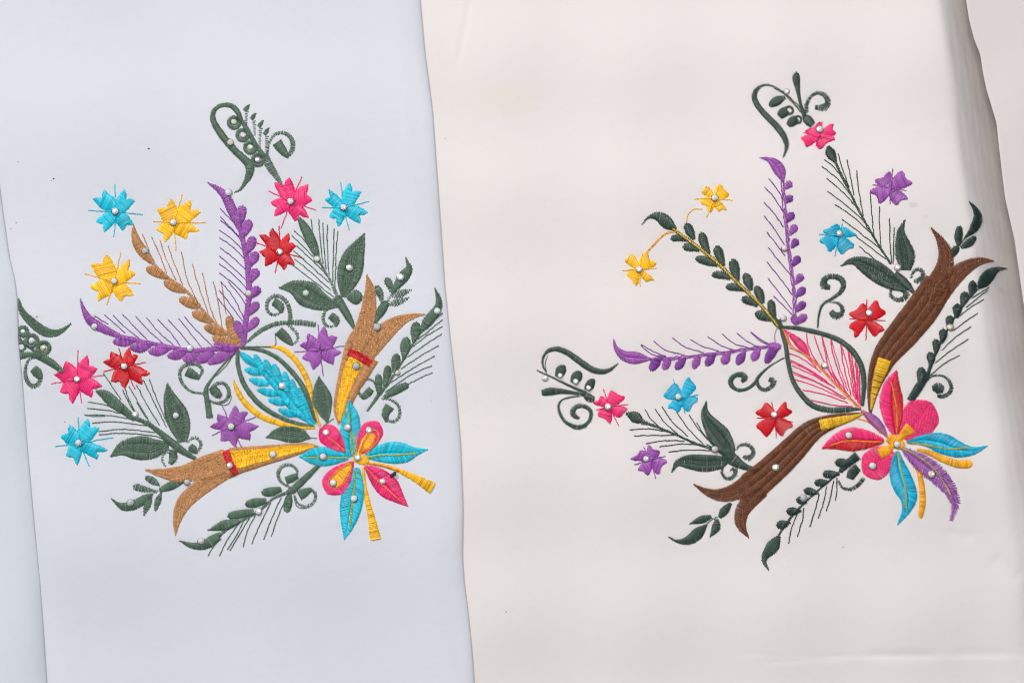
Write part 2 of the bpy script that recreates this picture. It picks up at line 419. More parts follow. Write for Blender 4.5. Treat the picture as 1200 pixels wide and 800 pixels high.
# tendrils in the middle
part('tendril','left','sage tendril curling three ways right of the upright purple feather')
S([(550,355),(600,310),(660,270),(730,245),(790,240)],[14,25,28,28,24],g,pitch=1.38)
S([(790,240),(860,240),(950,252)],[25,35,30],g,pitch=1.49)
S([(800,240),(803,190),(785,125),(745,88),(700,88),(668,125),(672,172),(705,195),(740,185)],[26,26,26,24,24,22,20,18,14],g,'curl',pitch=1.60)
S([(752,182),(742,142),(705,118)],[20,55,45],g,'+')
S([(790,250),(840,300),(845,345),(812,370)],[18,18,16,14],g,'curl',pitch=1.83)
S([(815,368),(778,330),(735,290)],[20,55,60],g,'+')
R([(715,300),(712,375),(600,378)],g,tw=0.8)
part('tendril','left','sage tendril curling to both sides below the purple and tan feathers')
S([(480,415),(400,500),(330,590),(310,640),(322,720),(332,795)],[10,12,18,28,34,40],g,pitch=1.04)
S([(300,655),(220,640),(165,580),(160,520),(200,485),(260,485),(290,520),(272,555)],[12,16,20,22,22,20,20,14],g,'curl',pitch=1.49)
S([(272,568),(238,545),(198,525)],[20,50,56],g,'+')
S([(320,690),(375,710),(430,690),(445,640),(420,597),(375,595),(345,622)],[12,18,22,24,22,22,25],g,'curl',pitch=1.49)
S([(345,618),(370,650),(400,672)],[45,58,30],g,'+')
R([(485,410),(430,490),(370,550)],g,tw=0.8); R([(370,715),(430,720),(460,680),(450,640)],g,tw=0.8)
# feathers
part('feather','left','tan feather slanting up from the middle')
O(90,200,5)
S([(338,320),(342,370),(362,430),(402,490),(455,545)],[5,35,58,58,24],'tan')
S([(455,545),(530,620),(640,700),(725,790)],[16,18,18,18],'tan',pitch=1.49)
G(405,472,'smoke')
for a in [[(530,628),(470,595),(412,572)],[(640,708),(575,680),(515,652)]]: S(a,[26,60,38],'tan','barb')
RR([[(388,372),(415,440),(440,500)],[(442,388),(480,470),(530,600)],[(492,405),(520,500),(585,640)],[(540,440),(570,530),(625,670)]],'tan',sub='filament',tw=0.95)
O(180,330,5)
S([(245,115),(345,225),(430,300),(510,378)],[16,18,18,22],'tan',pitch=1.49)
for a in [[(268,150),(215,125),(155,98)],[(345,238),(290,205),(230,180)],[(435,303),(370,285),(300,262)],[(512,380),(430,355),(350,325)],[(500,355),(465,280),(440,200)]]: S(a,[26,62,38],'tan','barb')
RR([[(167,-175),(200,-20),(262,120)],[(230,-105),(265,20),(335,215)],[(290,-52),(330,130),(372,245)],[(353,-2),(385,140),(405,275)],[(400,0),(415,100),(428,190)]],'tan',sub='filament',tw=0.95)
part('feather','left','upright purple feather on the left bouquet')
O(90,200,5)
S([(770,72),(815,98),(855,130),(885,170),(912,230),(940,290),(962,355)],[5,26,44,56,60,52,26],'violet')
S([(960,340),(985,450),(1005,560),(1012,680),(1010,760)],[26,30,34,34,34],'violet')
for a in [[(952,335),(965,265),(976,205)],[(975,395),(1000,335),(1015,288)],[(1000,485),(1025,430),(1035,385)],[(1010,565),(1040,515),(1055,475)],[(1020,655),(1045,605),(1060,575)],[(1030,740),(1055,705),(1068,678)]]: S(a,[20,58,50],'violet','barb')
G(893,130);G(1010,720,'green')
RR([[(843,222),(890,270),(940,320)],[(845,270),(900,330),(955,385)],[(846,292),(910,345),(970,415)],[(838,348),(910,400),(980,470)],[(840,395),(920,450),(985,515)],[(843,452),(920,510),(992,580)],[(838,500),(920,570),(995,640)],[(838,545),(920,610),(998,690)],[(838,600),(920,660),(1000,740)]],'purple',sub='filament',tw=0.95)
O(180,330,5)
S([(560,110),(545,220),(530,350),(520,378)],[30,34,34,20],'violet')
for a in [[(562,98),(595,60),(612,28)],[(562,195),(595,150),(615,120)],[(552,290),(590,245),(614,210)],[(532,345),(505,280),(485,228)]]: S(a,[20,52,44],'violet','barb')
RR([[(397,0),(470,90),(532,210)],[(440,0),(500,70),(540,130)],[(388,50),(450,130),(525,230)],[(380,98),(430,160),(472,215)]],'purple',sub='filament',tw=0.95)
part('feather','left','purple feather lying level to the left of the left bouquet')
O(0,330,5)
S([(475,100),(497,165),(532,225),(585,262),(650,295),(720,325)],[5,26,52,56,42,26],'violet')
S([(715,322),(850,352),(1000,382),(1120,402),(1250,395),(1400,385)],[24,24,24,26,30,30],'violet')
G(560,262);G(1118,390,'clear')
for a in [[(800,338),(735,350),(665,352)],[(895,360),(830,385),(765,385)],[(1000,385),(935,405),(875,410)],[(1095,402),(1040,428),(985,435)],[(1170,412),(1120,445),(1075,455)],[(1255,410),(1200,445),(1150,468)],[(1385,400),(1290,445),(1222,480)]]: S(a,[30,64,26],'violet','barb')
S([(1400,392),(1330,385),(1255,365)],[30,50,20],'violet','barb')
RR([[(560,200),(600,225),(640,248)],[(617,195),(670,240),(740,300)],[(668,195),(730,260),(825,335)],[(722,190),(790,260),(870,345)],[(800,202),(870,280),(960,362)],[(862,212),(940,300),(1020,370)],[(928,220),(1010,305),(1060,375)],[(990,222),(1060,300),(1130,385)],[(1050,215),(1120,300),(1185,385)],[(1085,205),(1160,290),(1250,378)]],'purple',sub='filament',tw=0.95)
# framed cyan leaf
O(260,370,5)
part('framed_leaf','left','cyan feathered leaf in a sage outline flanked by two yellow arcs')
S([(275,178),(360,195),(440,265),(500,370),(530,480),(545,560),(578,645)],[8,28,32,34,28,22,16],'yellow','arc')
S([(72,375),(95,440),(150,520),(240,590),(350,630),(450,650),(550,655)],[6,28,34,34,30,22,14],'yellow','arc')
S([(115,188),(180,190),(260,210),(340,255),(420,335),(480,420),(520,520),(552,625)],[18,24,24,26,28,30,26,18],g)
S([(100,205),(95,270),(120,370),(165,450),(240,530),(340,590),(450,630),(542,642)],[20,24,28,30,30,26,22,14],g)
R([(120,185),(200,180),(290,180)],g,tw=0.8)
S([(150,240),(250,320),(350,425),(450,540),(545,635)],[20,50,70,90,20],'cyan','blade',split=True)
for a in [[(200,290),(155,255),(110,215)],[(250,320),(215,270),(195,225)],[(295,350),(272,300),(255,255)],[(345,395),(325,335),(305,280)],[(390,445),(380,385),(370,325)],[(450,530),(430,450),(412,370)],[(510,600),(480,510),(452,420)],
 [(235,335),(185,325),(135,310)],[(280,395),(220,388),(165,370)],[(340,455),(275,448),(210,430)],[(400,505),(335,503),(275,490)],[(460,575),(395,570),(335,545)]]: S(a,[30,48,22],'cyan','lobe')
G(357,410,'clear',5)
part('leaf','left','small sage leaf right of the framed cyan leaf')
S([(570,355),(578,420),(590,490),(605,560),(622,628)],[6,78,118,80,6],g,spec=[-1,-.38,.38,1])
R([(600,640),(625,625),(660,600)],g,tw=0.8)
part('leaf','left','small sage leaf under the framed cyan leaf')
S([(262,712),(330,690),(400,692),(470,700),(520,715)],[6,70,98,78,8],g,spec=[-1,-.38,.38,1])
R([(520,715),(560,715)],g,tw=0.8)
# left sprays
O(60,430,5)
part('leaf_spray','left','sage leaf spray with fine stitched filaments at the left')
RR([[(312,35),(360,110),(415,190)],[(425,130),(450,190),(490,260)],[(440,130),(465,200),(500,265)],[(460,110),(510,200),(570,300)],[(505,105),(560,210),(640,340)],[(545,75),(600,190),(680,350)],[(580,70),(620,180),(680,320)],[(505,205),(545,270),(590,330)],
 [(220,205),(300,215),(375,238)],[(215,240),(320,250),(410,268)],[(200,280),(320,280),(470,302)],[(205,278),(260,288),(320,284)],[(245,325),(380,320),(565,342)],[(280,375),(430,362),(620,380)],[(285,395),(420,385),(600,400),(690,428)]],g,sub='filament',tw=1.05)
S([(268,140),(320,165),(370,205),(430,250),(490,300)],[12,60,68,52,32],g,slant=0.35,pitch=1.04)
S([(480,292),(570,330),(640,380),(700,430),(760,480),(850,535)],[24,26,32,44,44,22],g)
S([(700,565),(720,530),(712,480)],[24,50,44],g)
S([(685,495),(660,515),(655,550),(675,578)],[10,14,14,10],g,pitch=1.83)
S([(685,95),(700,180),(735,270),(760,350),(775,435)],[6,80,135,122,55],g,'leaf',spec=[-1,-.38,.38,1])
S([(352,522),(430,475),(520,472),(600,475),(690,455)],[6,90,140,120,50],g,'leaf',spec=[-1,-.38,.38,1])
S([(800,440),(840,412),(875,430),(880,465),(855,500)],[12,18,20,20,16],g,'curl',pitch=1.72)
S([(855,500),(835,478),(818,462)],[20,50,36],g,'+')
G(497,275);G(735,283)
O(110,520,5)
part('sprig','left','small sage sprig under the lower tan trumpet')
S([(560,188),(490,225),(440,250),(390,268)],[20,52,50,26],g)
S([(390,268),(355,285),(320,310)],[14,14,16],g,pitch=1.83)
S([(390,240),(350,215),(305,188)],[12,44,28],g,'leaflet',pitch=1.38)
S([(370,272),(300,262),(235,245)],[12,38,48],g,'leaflet',pitch=1.49)
S([(345,290),(300,320),(240,355),(180,365),(140,345),(106,316)],[16,48,58,46,20,5],g,'leaflet')
S([(345,305),(320,350),(298,414)],[10,44,10],g,'leaflet',pitch=1.38)
S([(400,280),(380,330),(365,392)],[10,40,14],g,'leaflet',pitch=1.38)
G(220,342,'smoke')
# lower tan trumpet
part('trumpet_flower','left','tan trumpet flower with yellow throat pointing left')
S([(640,150),(720,130),(800,110)],[120,150,150],'tan',bands=3,H=0.3)
S([(305,150),(380,165),(460,175),(550,170),(650,135),(780,100)],[6,45,80,108,132,150],'tan',bands=3,H=0.55)
S([(483,532),(492,440),(530,345),(600,275),(690,215),(800,160)],[5,52,88,98,92,66],'tan',bands=2,H=0.7)
S([(800,110),(900,90),(1000,70),(1100,48),(1200,28),(1310,16)],[150,140,112,86,60,14],'tan',H=0.2)
S([(800,38),(950,22),(1100,10),(1200,2),(1260,2),(1325,15)],[36,24,20,18,18,8],'tan')
S([(790,180),(900,138),(1000,110),(1100,82),(1200,52),(1310,20)],[50,32,26,26,22,10],'tan')
S([(815,95),(900,80),(1000,62),(1100,42),(1200,26),(1290,12)],[112,98,78,60,44,12],'yellow','throat',bands=3,tat=True)
S([(778,38),(798,100),(838,175)],[42,44,42],'red','band')
G(550,222,'smoke');G(800,125);G(1052,60)
# lower fern
O(200,500,5)
part('fern','left','sage fern with hanging filaments below the lower tan trumpet')
RR([[(300,650),(260,690),(222,752)],[(405,560),(340,650),(288,752)],[(430,545),(390,630),(336,716)],[(465,530),(410,620),(350,722)],[(500,515),(455,600),(428,700)],[(590,440),(530,560),(478,682)],[(650,410),(600,520),(547,657)],[(690,390),(640,500),(592,640)]],g,sub='filament',tw=1.05)
S([(870,225),(790,300),(720,365),(690,385)],[24,40,44,36],g)
S([(690,380),(600,420),(520,490),(420,545),(330,600),(285,635)],[20,16,16,16,16,22],g,pitch=1.15)
S([(295,622),(250,660),(200,690),(130,692),(56,662)],[25,62,52,36,5],g,'leaflet')
for a,w_ in [([(650,362),(590,378),(535,382)],[30,56,38]),([(565,428),(500,442),(440,452)],[30,56,38]),([(490,492),(410,508),(338,520)],[30,52,40]),([(405,550),(320,572),(222,602)],[25,60,6]),([(702,400),(692,440),(682,498)],[25,50,40])]: S(a,w_,g,'leaflet')
S([(700,350),(650,320),(632,270),(660,228),(710,222),(745,255),(738,290)],[14,18,24,24,20,16,10],g,'curl',pitch=1.60)
S([(745,285),(715,298),(680,312)],[36,46,50],g,'+')
S([(730,400),(745,440),(790,465),(840,440),(850,390),(820,362)],[8,12,18,20,20,18],g,'curl',pitch=1.60)
S([(828,362),(795,378),(755,400)],[20,50,62],g,'+')
R([(725,395),(735,450),(770,475),(820,465)],g,tw=0.8)
G(183,665,'pink');G(518,493)
# upper leaf spray
O(300,240,5)
part('leaf_spray','left','sage leaf spray with fine filaments beside the red flower')
RR([[(225,152),(290,215),(350,300)],[(212,180),(300,265),(400,372)],[(240,240),(330,325),(420,415)],[(222,270),(320,355),(430,455)],[(230,318),(330,400),(440,500)],[(215,352),(330,440),(460,540)],
 [(325,85),(335,180),(350,280)],[(370,85),(378,200),(395,345)],[(395,105),(398,220),(412,380)],[(420,118),(420,250),(430,410)],[(460,140),(455,280),(452,450)],[(482,155),(470,300),(465,480)]],g,sub='filament',tw=1.05)
S([(255,80),(290,140),(320,200),(345,260),(365,310)],[22,56,60,52,20],g,pitch=1.04)
S([(365,310),(400,380),(440,450),(480,540)],[12,14,16,24],g,pitch=1.72)
S([(475,540),(510,600),(545,660),(580,728)],[50,50,42,18],g)
S([(637,168),(605,240),(572,310),(552,390),(530,470),(515,540)],[5,78,132,148,105,26],g,'leaf',spec=[-1,-.38,.38,1])
S([(138,486),(225,485),(300,522),(370,562),(440,582),(495,585)],[6,88,152,118,66,20],g,'leaf',spec=[-1,-.38,.38,1])
S([(535,545),(580,542),(628,540)],[16,88,66],g,'bud')
S([(440,598),(410,620),(395,670),(418,708),(455,712)],[12,18,22,18,14],g,'curl',pitch=1.60)
S([(470,712),(470,675),(438,648)],[16,50,44],g,'+')
G(360,318,'green');G(550,370,'clear',4.8);G(295,518,'green')
part('sprig','left','small sage sprig above the upper tan trumpet')
S([(700,690),(735,620),(768,570)],[16,56,40],g)
S([(768,570),(790,535),(810,505)],[16,16,16],g,pitch=1.72)
S([(740,575),(728,520),(705,475)],[12,44,44],g,'leaflet',pitch=1.38)
S([(790,510),(785,470),(762,430)],[12,44,44],g,'leaflet',pitch=1.38)
S([(800,520),(830,470),(868,420),(897,375),(888,338),(880,310)],[16,46,66,46,16,5],g,'leaflet')
S([(800,540),(850,520),(910,498)],[12,46,8],g,'leaflet',pitch=1.60)
S([(780,588),(830,570),(897,545)],[12,46,8],g,'leaflet',pitch=1.60)
G(848,425,'clear',4.8)
O(390,320,5)
part('fern','left','sage fern with fine filaments beside the right fold of the left cloth')
RR([[(645,235),(580,290),(520,350)],[(643,272),(560,340),(500,388)],[(643,312),(560,360),(470,430)],[(640,355),(540,420),(440,490)],[(622,423),(520,480),(400,560)],[(598,485),(480,550),(340,640)],[(582,540),(450,600),(310,695)],[(585,582),(500,620),(440,650)]],g,sub='filament',tw=1.0)
S([(597,86),(617,140),(622,190),(592,240),(552,290),(525,332)],[4,28,44,58,60,26],g)
S([(530,325),(460,430),(400,530),(330,640),(280,700),(205,805)],[12,14,14,16,22,14],g,pitch=1.15)
for a,w_ in [([(475,400),(485,340),(490,285)],[20,58,42]),([(418,500),(425,430),(435,375)],[20,60,42]),([(358,578),(370,520),(375,470)],[20,54,42]),([(303,658),(320,590),(325,540)],[20,48,36]),([(270,705),(270,640),(268,590)],[20,44,34]),([(300,728),(360,692),(445,650)],[20,46,44])]: S(a,w_,g,'leaflet')
S([(262,680),(240,632),(200,620),(160,640),(150,690),(178,728)],[10,14,14,16,20,20],g,'curl',pitch=1.60)
S([(172,728),(200,710),(228,678)],[30,46,42],g,'+')
S([(290,735),(340,740),(385,775),(393,830),(368,866),(330,866)],[10,14,18,20,20,16],g,'curl',pitch=1.60)
S([(318,868),(310,820),(335,780)],[20,48,60],g,'+')
G(613,222);G(380,582,'gold',3.8)
part('trumpet_flower','left','tan trumpet flower with yellow throat pointing up')
S([(205,330),(185,400),(160,470)],[120,190,170],'tan',bands=3,H=0.3)
S([(200,8),(218,90),(216,180),(200,270),(165,370),(120,445)],[4,56,84,98,112,110],'tan',bands=3,H=0.55)
S([(542,240),(450,258),(362,300),(290,360),(230,430),(188,490)],[5,45,88,114,114,100],'tan',bands=3,H=0.6)
S([(165,480),(135,570),(105,650),(80,730),(48,875)],[150,134,104,78,12],'tan',H=0.2)
S([(100,410),(78,480),(53,580),(30,690),(20,800),(38,885)],[44,36,30,26,26,10],'tan')
S([(238,505),(190,600),(130,700),(92,790),(52,870)],[66,48,36,30,12],'tan')
S([(145,498),(112,570),(86,640),(62,720),(45,800),(42,860)],[92,92,76,62,46,16],'yellow','throat',bands=3,tat=True)
S([(94,460),(150,482),(225,527)],[46,46,50],'red','band')
G(262,317,'smoke',5);G(140,545,'smoke',5)
# central flower
O(330,480,5.714)
part('large_flower','left','large flower with cyan and pink petals and yellow stamens')
S([(580,350),(700,375),(800,410),(900,458),(1012,522)],[14,22,32,48,84],'yellow','stamen')
S([(547,384),(562,534),(602,714),(632,862)],[16,28,46,76],'yellow','stamen')
S([(560,310),(650,292),(740,285),(830,288),(900,278),(978,264)],[22,108,146,130,60,5],'cyan','petal',split=True)
S([(510,385),(492,480),(478,570),(460,680),(440,790),(422,864)],[30,118,152,140,72,5],'cyan','petal',split=True)
S([(455,315),(370,310),(280,310),(200,310),(122,312)],[30,100,132,100,5],'cyan','petal',split=True)
S([(472,310),(455,230),(462,130),(468,40),(455,-65)],[40,112,136,105,5],'cyan','petal',split=True)
S([(425,278),(370,220),(312,162),(262,122)],[20,112,146,92],'pink','petal',H=1.2)
S([(505,305),(560,220),(610,140),(645,80)],[20,134,158,110],'pink','petal',H=1.0)
S([(520,285),(570,220),(608,160)],[18,78,66],'yellow','+',H=0.6)
S([(480,345),(410,430),(350,500),(308,556)],[20,150,176,120],'pink','petal',H=1.0)
S([(468,355),(410,430),(352,492)],[18,90,84],'yellow','+',H=0.6)
S([(560,375),(640,440),(720,520),(790,590),(848,643)],[18,120,152,76,5],'pink','petal',split=True)
S([(485,322),(530,325),(578,348)],[46,78,50],'yellow')
for l,c_ in [([(570,312),(680,300),(780,297),(900,288)],'olive'),([(500,400),(485,520),(470,640),(455,770)],'olive'),([(440,318),(340,315),(250,312),(170,315)],'olive'),([(475,300),(468,200),(455,100),(445,-10)],'olive'),([(495,300),(500,220),(480,160)],'olive'),([(425,275),(370,225),(310,180)],'orange'),([(570,390),(640,470),(720,540),(800,610)],'orange'),
  ([(525,280),(560,190),(610,130),(650,160),(630,220),(560,290)],'orange'),([(470,345),(380,400),(320,470),(340,520),(400,500),(470,380)],'orange'),([(575,355),(680,370),(790,405)],'orange')]:
    R(l,c_,sub=None,tw=1.0); R([(x+7,y+5) for x,y in l],c_,sub=None,tw=0.9)
for a in [(445,118,'pink'),(300,150,'clear'),(587,135,'clear'),(282,312,'pink'),(512,318,'clear'),(348,487,'clear'),(488,592,'clear'),(678,475,'clear')]: G(a[0],a[1],a[2],4.7)
# tendril cut by the plain white fold
O(0,330,5)
part('tendril','left','sage tendril running under the plain white fold at the left edge')
S([(114,100),(135,175),(190,235),(260,288),(320,302),(370,285),(422,246)],[5,36,52,56,46,28,5],g,spec=[-1,-.38,.38,1])
S([(110,330),(200,400),(250,440)],[16,18,20],g)
S([(60,440),(125,435),(180,425),(240,435)],[46,44,30,40],g)
S([(230,430),(300,470),(375,528)],[48,46,28],g)
for a in [(140,292,26),(192,345,34),(262,388,34)]: ring(a[0],a[1],a[2],24,g)
ring(130,380,24,14,g)
S([(235,440),(180,452),(155,500),(160,570),(195,612),(235,592),(245,555)],[14,16,20,26,28,28,24],g,'curl',pitch=1.49)
S([(245,560),(222,530),(200,508)],[36,60,48],g,'+')
R([(110,220),(108,260)],g)
G(140,292,'clear',3.4);G(192,345,'clear',4.0);G(258,388,'gold',4.0)

# ================================================================== RIGHT BOUQUET
k='green'
O(860,70,5.333)
part('tendril','right','dark green tendril with a hooked stem at the top of the right bouquet')
S([(440,350),(370,270),(300,200),(240,165),(190,160),(148,182),(126,228),(150,290),(210,360),(270,420),(312,480),(330,540),(308,614)],[12,10,10,10,14,26,34,36,38,40,38,26,6],k,pitch=1.15,ragged=0.6)
R([(250,178),(330,222),(400,285),(450,335)],k)
S([(438,345),(460,375),(492,408)],[20,60,46],k)
S([(320,235),(270,258),(220,290)],[25,60,36],k,'leaflet')
ring(345,318,24,16,k,'leaflet'); S([(330,312),(305,335),(285,355)],[50,64,44],k,'+')
ring(400,375,22,14,k,'leaflet'); S([(390,365),(365,388),(340,412)],[44,62,34],k,'+')
S([(440,350),(415,270),(400,190),(390,125),(392,78)],[24,20,28,48,34],k,'spike')
S([(450,330),(458,270),(492,222),(535,208),(575,232),(588,272),(565,300),(508,298)],[28,24,22,26,32,38,46,30],k,'curl',pitch=1.38,ragged=0.6)
G(330,200,'pink',4.2)
flower((530,478),[((450,440),(535,388)),((622,400),(640,462)),((628,500),(545,560)),((450,545),(418,490))],[(552,385),(435,455),(632,500),(512,542)],'rose',(535,435),rnd=True,cloth='right',label='pink flower below the topmost tendril of the right bouquet')
O(970,230,4.704)
d=None
part('leaf_spray','right','dark green leaf spray with long filaments below the upper pink flower')
O(950,180,5.333)
RR([[(85,38),(150,90),(230,200)],[(70,80),(160,150),(260,270)],[(100,155),(200,240),(300,350)],[(105,235),(230,330),(340,430)],[(152,318),(260,390),(380,500)],[(195,410),(290,480),(430,590)],[(285,520),(380,590),(470,660)],[(303,580),(400,660),(510,740)],
 [(170,0),(200,100),(240,210)],[(227,38),(250,150),(270,260)],[(288,105),(300,230),(330,390)],[(372,240),(380,350),(395,520)],[(430,330),(430,450),(440,590)],[(492,405),(495,540),(505,680)],[(522,460),(518,560),(515,690)]],k,sub='filament',tw=1.1)
S([(110,-45),(125,0),(165,70)],[22,64,5],k,'bud')
for dx in (-4,3): R([(160+dx,65),(230+dx,210),(310+dx,370),(400+dx,530),(500+dx,690)],k,sub=None,tw=1.3)
O(970,230,4.704)
S([(370,425),(430,480),(488,548)],[36,46,10],k)
S([(72,384),(140,358),(220,390),(300,435),(380,485),(435,512)],[5,44,100,112,70,26],k,'leaf',spec=[-1,-.25,.3,1],slant=0.3)
S([(426,130),(402,200),(415,270),(430,340),(430,405)],[5,44,88,106,56],k,'leaf',spec=[-1,-.25,.3,1],ragged=0.7)
S([(460,450),(475,412),(508,402),(526,430),(508,463),(478,466)],[12,16,20,24,32,20],k,'curl',pitch=1.38,ragged=0.6)
S([(352,500),(347,545),(380,570),(422,562),(434,532),(405,515)],[14,18,24,30,34,16],k,'curl',pitch=1.38,ragged=0.6)
G(385,392,'pink')
O(950,180,5.333)
flower((172,512),[((78,478),(160,438)),((222,460),(290,508)),((268,585),(195,632)),((112,615),(55,548))],[(200,435),(52,505),(272,568),(152,640)],'blue',(180,500),rnd=True,cloth='right',gemkind='pink',label='bright blue flower beside the upper leaf spray')
flower((495,215),[((405,162),(488,112)),((578,108),(636,182)),((606,285),(535,325)),((425,312),(370,238))],[(513,95),(388,195),(598,232),(497,315)],'violet',None,rnd=True,cloth='right',label='violet flower without a stone, right of the upper filaments')
O(970,230,4.704)
part('sprig','right','dark green sprig above the upper brown trumpet')
S([(684,325),(705,295),(722,278)],[36,46,20],'deep')
R([(720,275),(755,235)],'deep'); 
S([(722,272),(722,220),(730,162)],[20,48,30],'deep','leaflet')
S([(735,282),(780,258),(824,222)],[18,48,26],'deep','leaflet',ragged=0.6)
S([(783,26),(822,70),(838,120),(815,170),(780,208),(752,232)],[5,34,60,56,26,8],'deep','leaflet')
part('trumpet_flower','right','dark brown trumpet flower with yellow throat pointing up')
O(0,0,1)
S([(1099.7,329.9),(1085.9,355.4),(1069.9,376.7),(1053,397),(1038,416),(1029,436),(1023.8,454),(1021,471),(1020,484)],[32,39,38.5,36,30,23,15.5,9,2.5],'brown',bands=4,H=1.9)
O(970,230,4.704)
O(900,370,5.333)
O(970,230,4.704)
S([(570,173),(625,250),(652,330),(642,400),(600,480),(550,560)],[4,50,84,100,112,110],'brown',bands=3,H=0.6,ragged=0.6)
S([(932,354),(850,356),(770,386),(700,440),(640,510),(590,590)],[4,45,78,98,106,100],'brown',bands=3,H=0.6,ragged=0.6)
O(900,370,5.333)
S([(728,272),(702,350),(677,430),(657,510),(645,585)],[84,78,54,34,12],'amber','throat')
RR([[(662,362),(728,390)],[(655,400),(715,420)],[(650,440),(700,455)],[(645,480),(690,495)]],'brown',sub=None,tw=0.7)
O(1040,280,4.0)
part('fern','right','dark green fern with filaments beside the raised cloth at the right')
RR([[(485,225),(440,250),(400,275)],[(478,240),(420,280),(370,320)],[(455,283),(390,320),(340,360)],[(425,347),(360,390),(310,430)],[(393,410),(320,460),(255,520)],[(380,468),(300,520),(225,580)],[(340,545),(270,580),(200,640)]],'deep',sub='filament',tw=1.1)
S([(584,135),(530,140),(490,165),(455,200),(428,228)],[4,28,60,60,20],'deep',ragged=0.5)
S([(430,230),(340,330),(280,430),(220,550),(190,630)],[7,8,9,12,20],'deep',pitch=1.15)
S([(190,630),(150,690),(106,757)],[26,42,34],'deep',pitch=1.04)
for a,w_ in [([(390,270),(400,230),(400,195)],[15,42,32]),([(350,318),(362,275),(362,245)],[15,44,34]),([(325,368),(328,330),(330,303)],[20,46,40]),([(290,412),(292,382),(296,358)],[20,42,38]),([(255,488),(262,450),(260,420)],[15,40,44]),([(225,542),(230,500),(222,468)],[12,36,28]),([(202,602),(205,560),(196,530)],[12,40,32]),([(155,662),(158,630),(162,600)],[30,44,36])]: S(a,w_,'deep','leaflet')
S([(185,665),(210,642),(260,642),(293,670),(298,710),(270,735),(235,735)],[8,10,12,16,20,20,18],'deep','curl',pitch=1.38,ragged=0.5)
S([(212,700),(236,698),(262,706)],[26,52,30],'deep','+')
G(295,412,'gold',4.8)
# tendrils and flowers about the frame
O(890,310,5.333)
part('tendril','right','dark green tendril rising from the striped leaf frame')
S([(365,392),(370,320),(395,250),(450,215),(508,170),(526,120),(500,84),(440,74),(404,98),(402,132),(440,142)],[10,13,16,20,28,34,36,34,40,44,30],k,pitch=1.15,ragged=0.5)
S([(440,235),(490,240),(520,275),(508,312),(474,320),(448,292)],[10,16,26,34,46,34],k,'curl',pitch=1.15,ragged=0.6)
O(970,230,4.704)
flower((215,678),[((118,642),(190,590)),((272,573),(322,638)),((312,738),(262,775)),((148,778),(115,718))],[(215,568),(120,675),(318,685),(210,792)],'red',(228,643),rnd=True,cloth='right',label='red flower right of the rising tendril')
O(700,380,5)
flower((1040,548),[((925,512),(985,458)),((1105,455),(1142,510)),((1145,598),(1082,655)),((985,660),(930,600))],[(1022,455),(935,548),(1145,572),(1047,665)],'red',(1035,528),rnd=True,cloth='right',label='red flower left of the striped leaf, above the lower brown trumpet')
flower((490,430),[((385,412),(445,345)),((538,308),(582,362)),((592,440),(535,508)),((470,515),(412,488))],[(443,320),(590,412),(515,522),(400,432)],'blue',(475,425),rnd=True,cloth='right',label='bright blue flower under the level purple feather')
part('tendril','right','dark green tendril curling both ways left of the striped leaf')
S([(1095,195),(1010,245),(950,300),(920,345),(880,375),(830,385),(788,362),(782,325),(810,297),(848,295),(866,315),(845,335)],[8,10,18,20,20,20,26,30,28,34,38,20],k,pitch=1.04)
S([(935,335),(950,370),(985,383),(1022,362),(1032,332),(1005,322)],[18,22,24,30,38,24],k,'curl',pitch=1.15,ragged=0.5)
# left hook
O(620,390,6.667)
part('tendril','right','dark green hooked tendril with three leaflets at the far left of the right bouquet')
S([(135,310),(107,250),(115,180),(160,135),(230,127),(310,160),(400,225),(490,285),(570,303),(630,288),(698,238)],[9,12,20,32,42,46,50,50,42,30,6],k,ragged=0.5)
S([(60,293),(180,345),(300,405),(440,465)],[8,13,20,26],k)
S([(425,465),(470,508),(508,515)],[36,68,44],k)
for a,w_ in [([(225,345),(245,300),(278,252)],[44,84,54]),([(345,392),(372,345),(402,300)],[56,88,58]),([(455,448),(475,405),(508,360)],[50,76,40])]: S(a,w_,k,'leaflet')
S([(102,468),(160,458),(240,455),(330,465),(430,480)],[48,64,46,30,18],k,'spike')
S([(430,490),(320,502),(248,532),(232,600),(280,690),(370,733),(448,712),(485,650),(468,592),(400,568),(350,592),(342,635),(388,668)],[8,12,16,20,26,30,30,28,30,36,40,44,24],k,'curl',pitch=1.15,ragged=0.5)
R([(290,705),(370,752),(450,735)],k,tw=0.8); R([(130,300),(128,220),(145,180)],k,tw=0.8)
G(125,352,'clear',4.2);G(243,332,'clear',3.2);G(365,380,'clear',3.8);G(465,430,'clear',3.4)
flower((625,575),[((500,540),(560,492)),((650,448),(746,498)),((768,595),(712,662)),((628,708),(538,650))],[(580,440),(775,558),(700,725),(525,600)],'rose',(615,575),rnd=True,cloth='right',label='pink flower beside the far left tendril of the right bouquet')
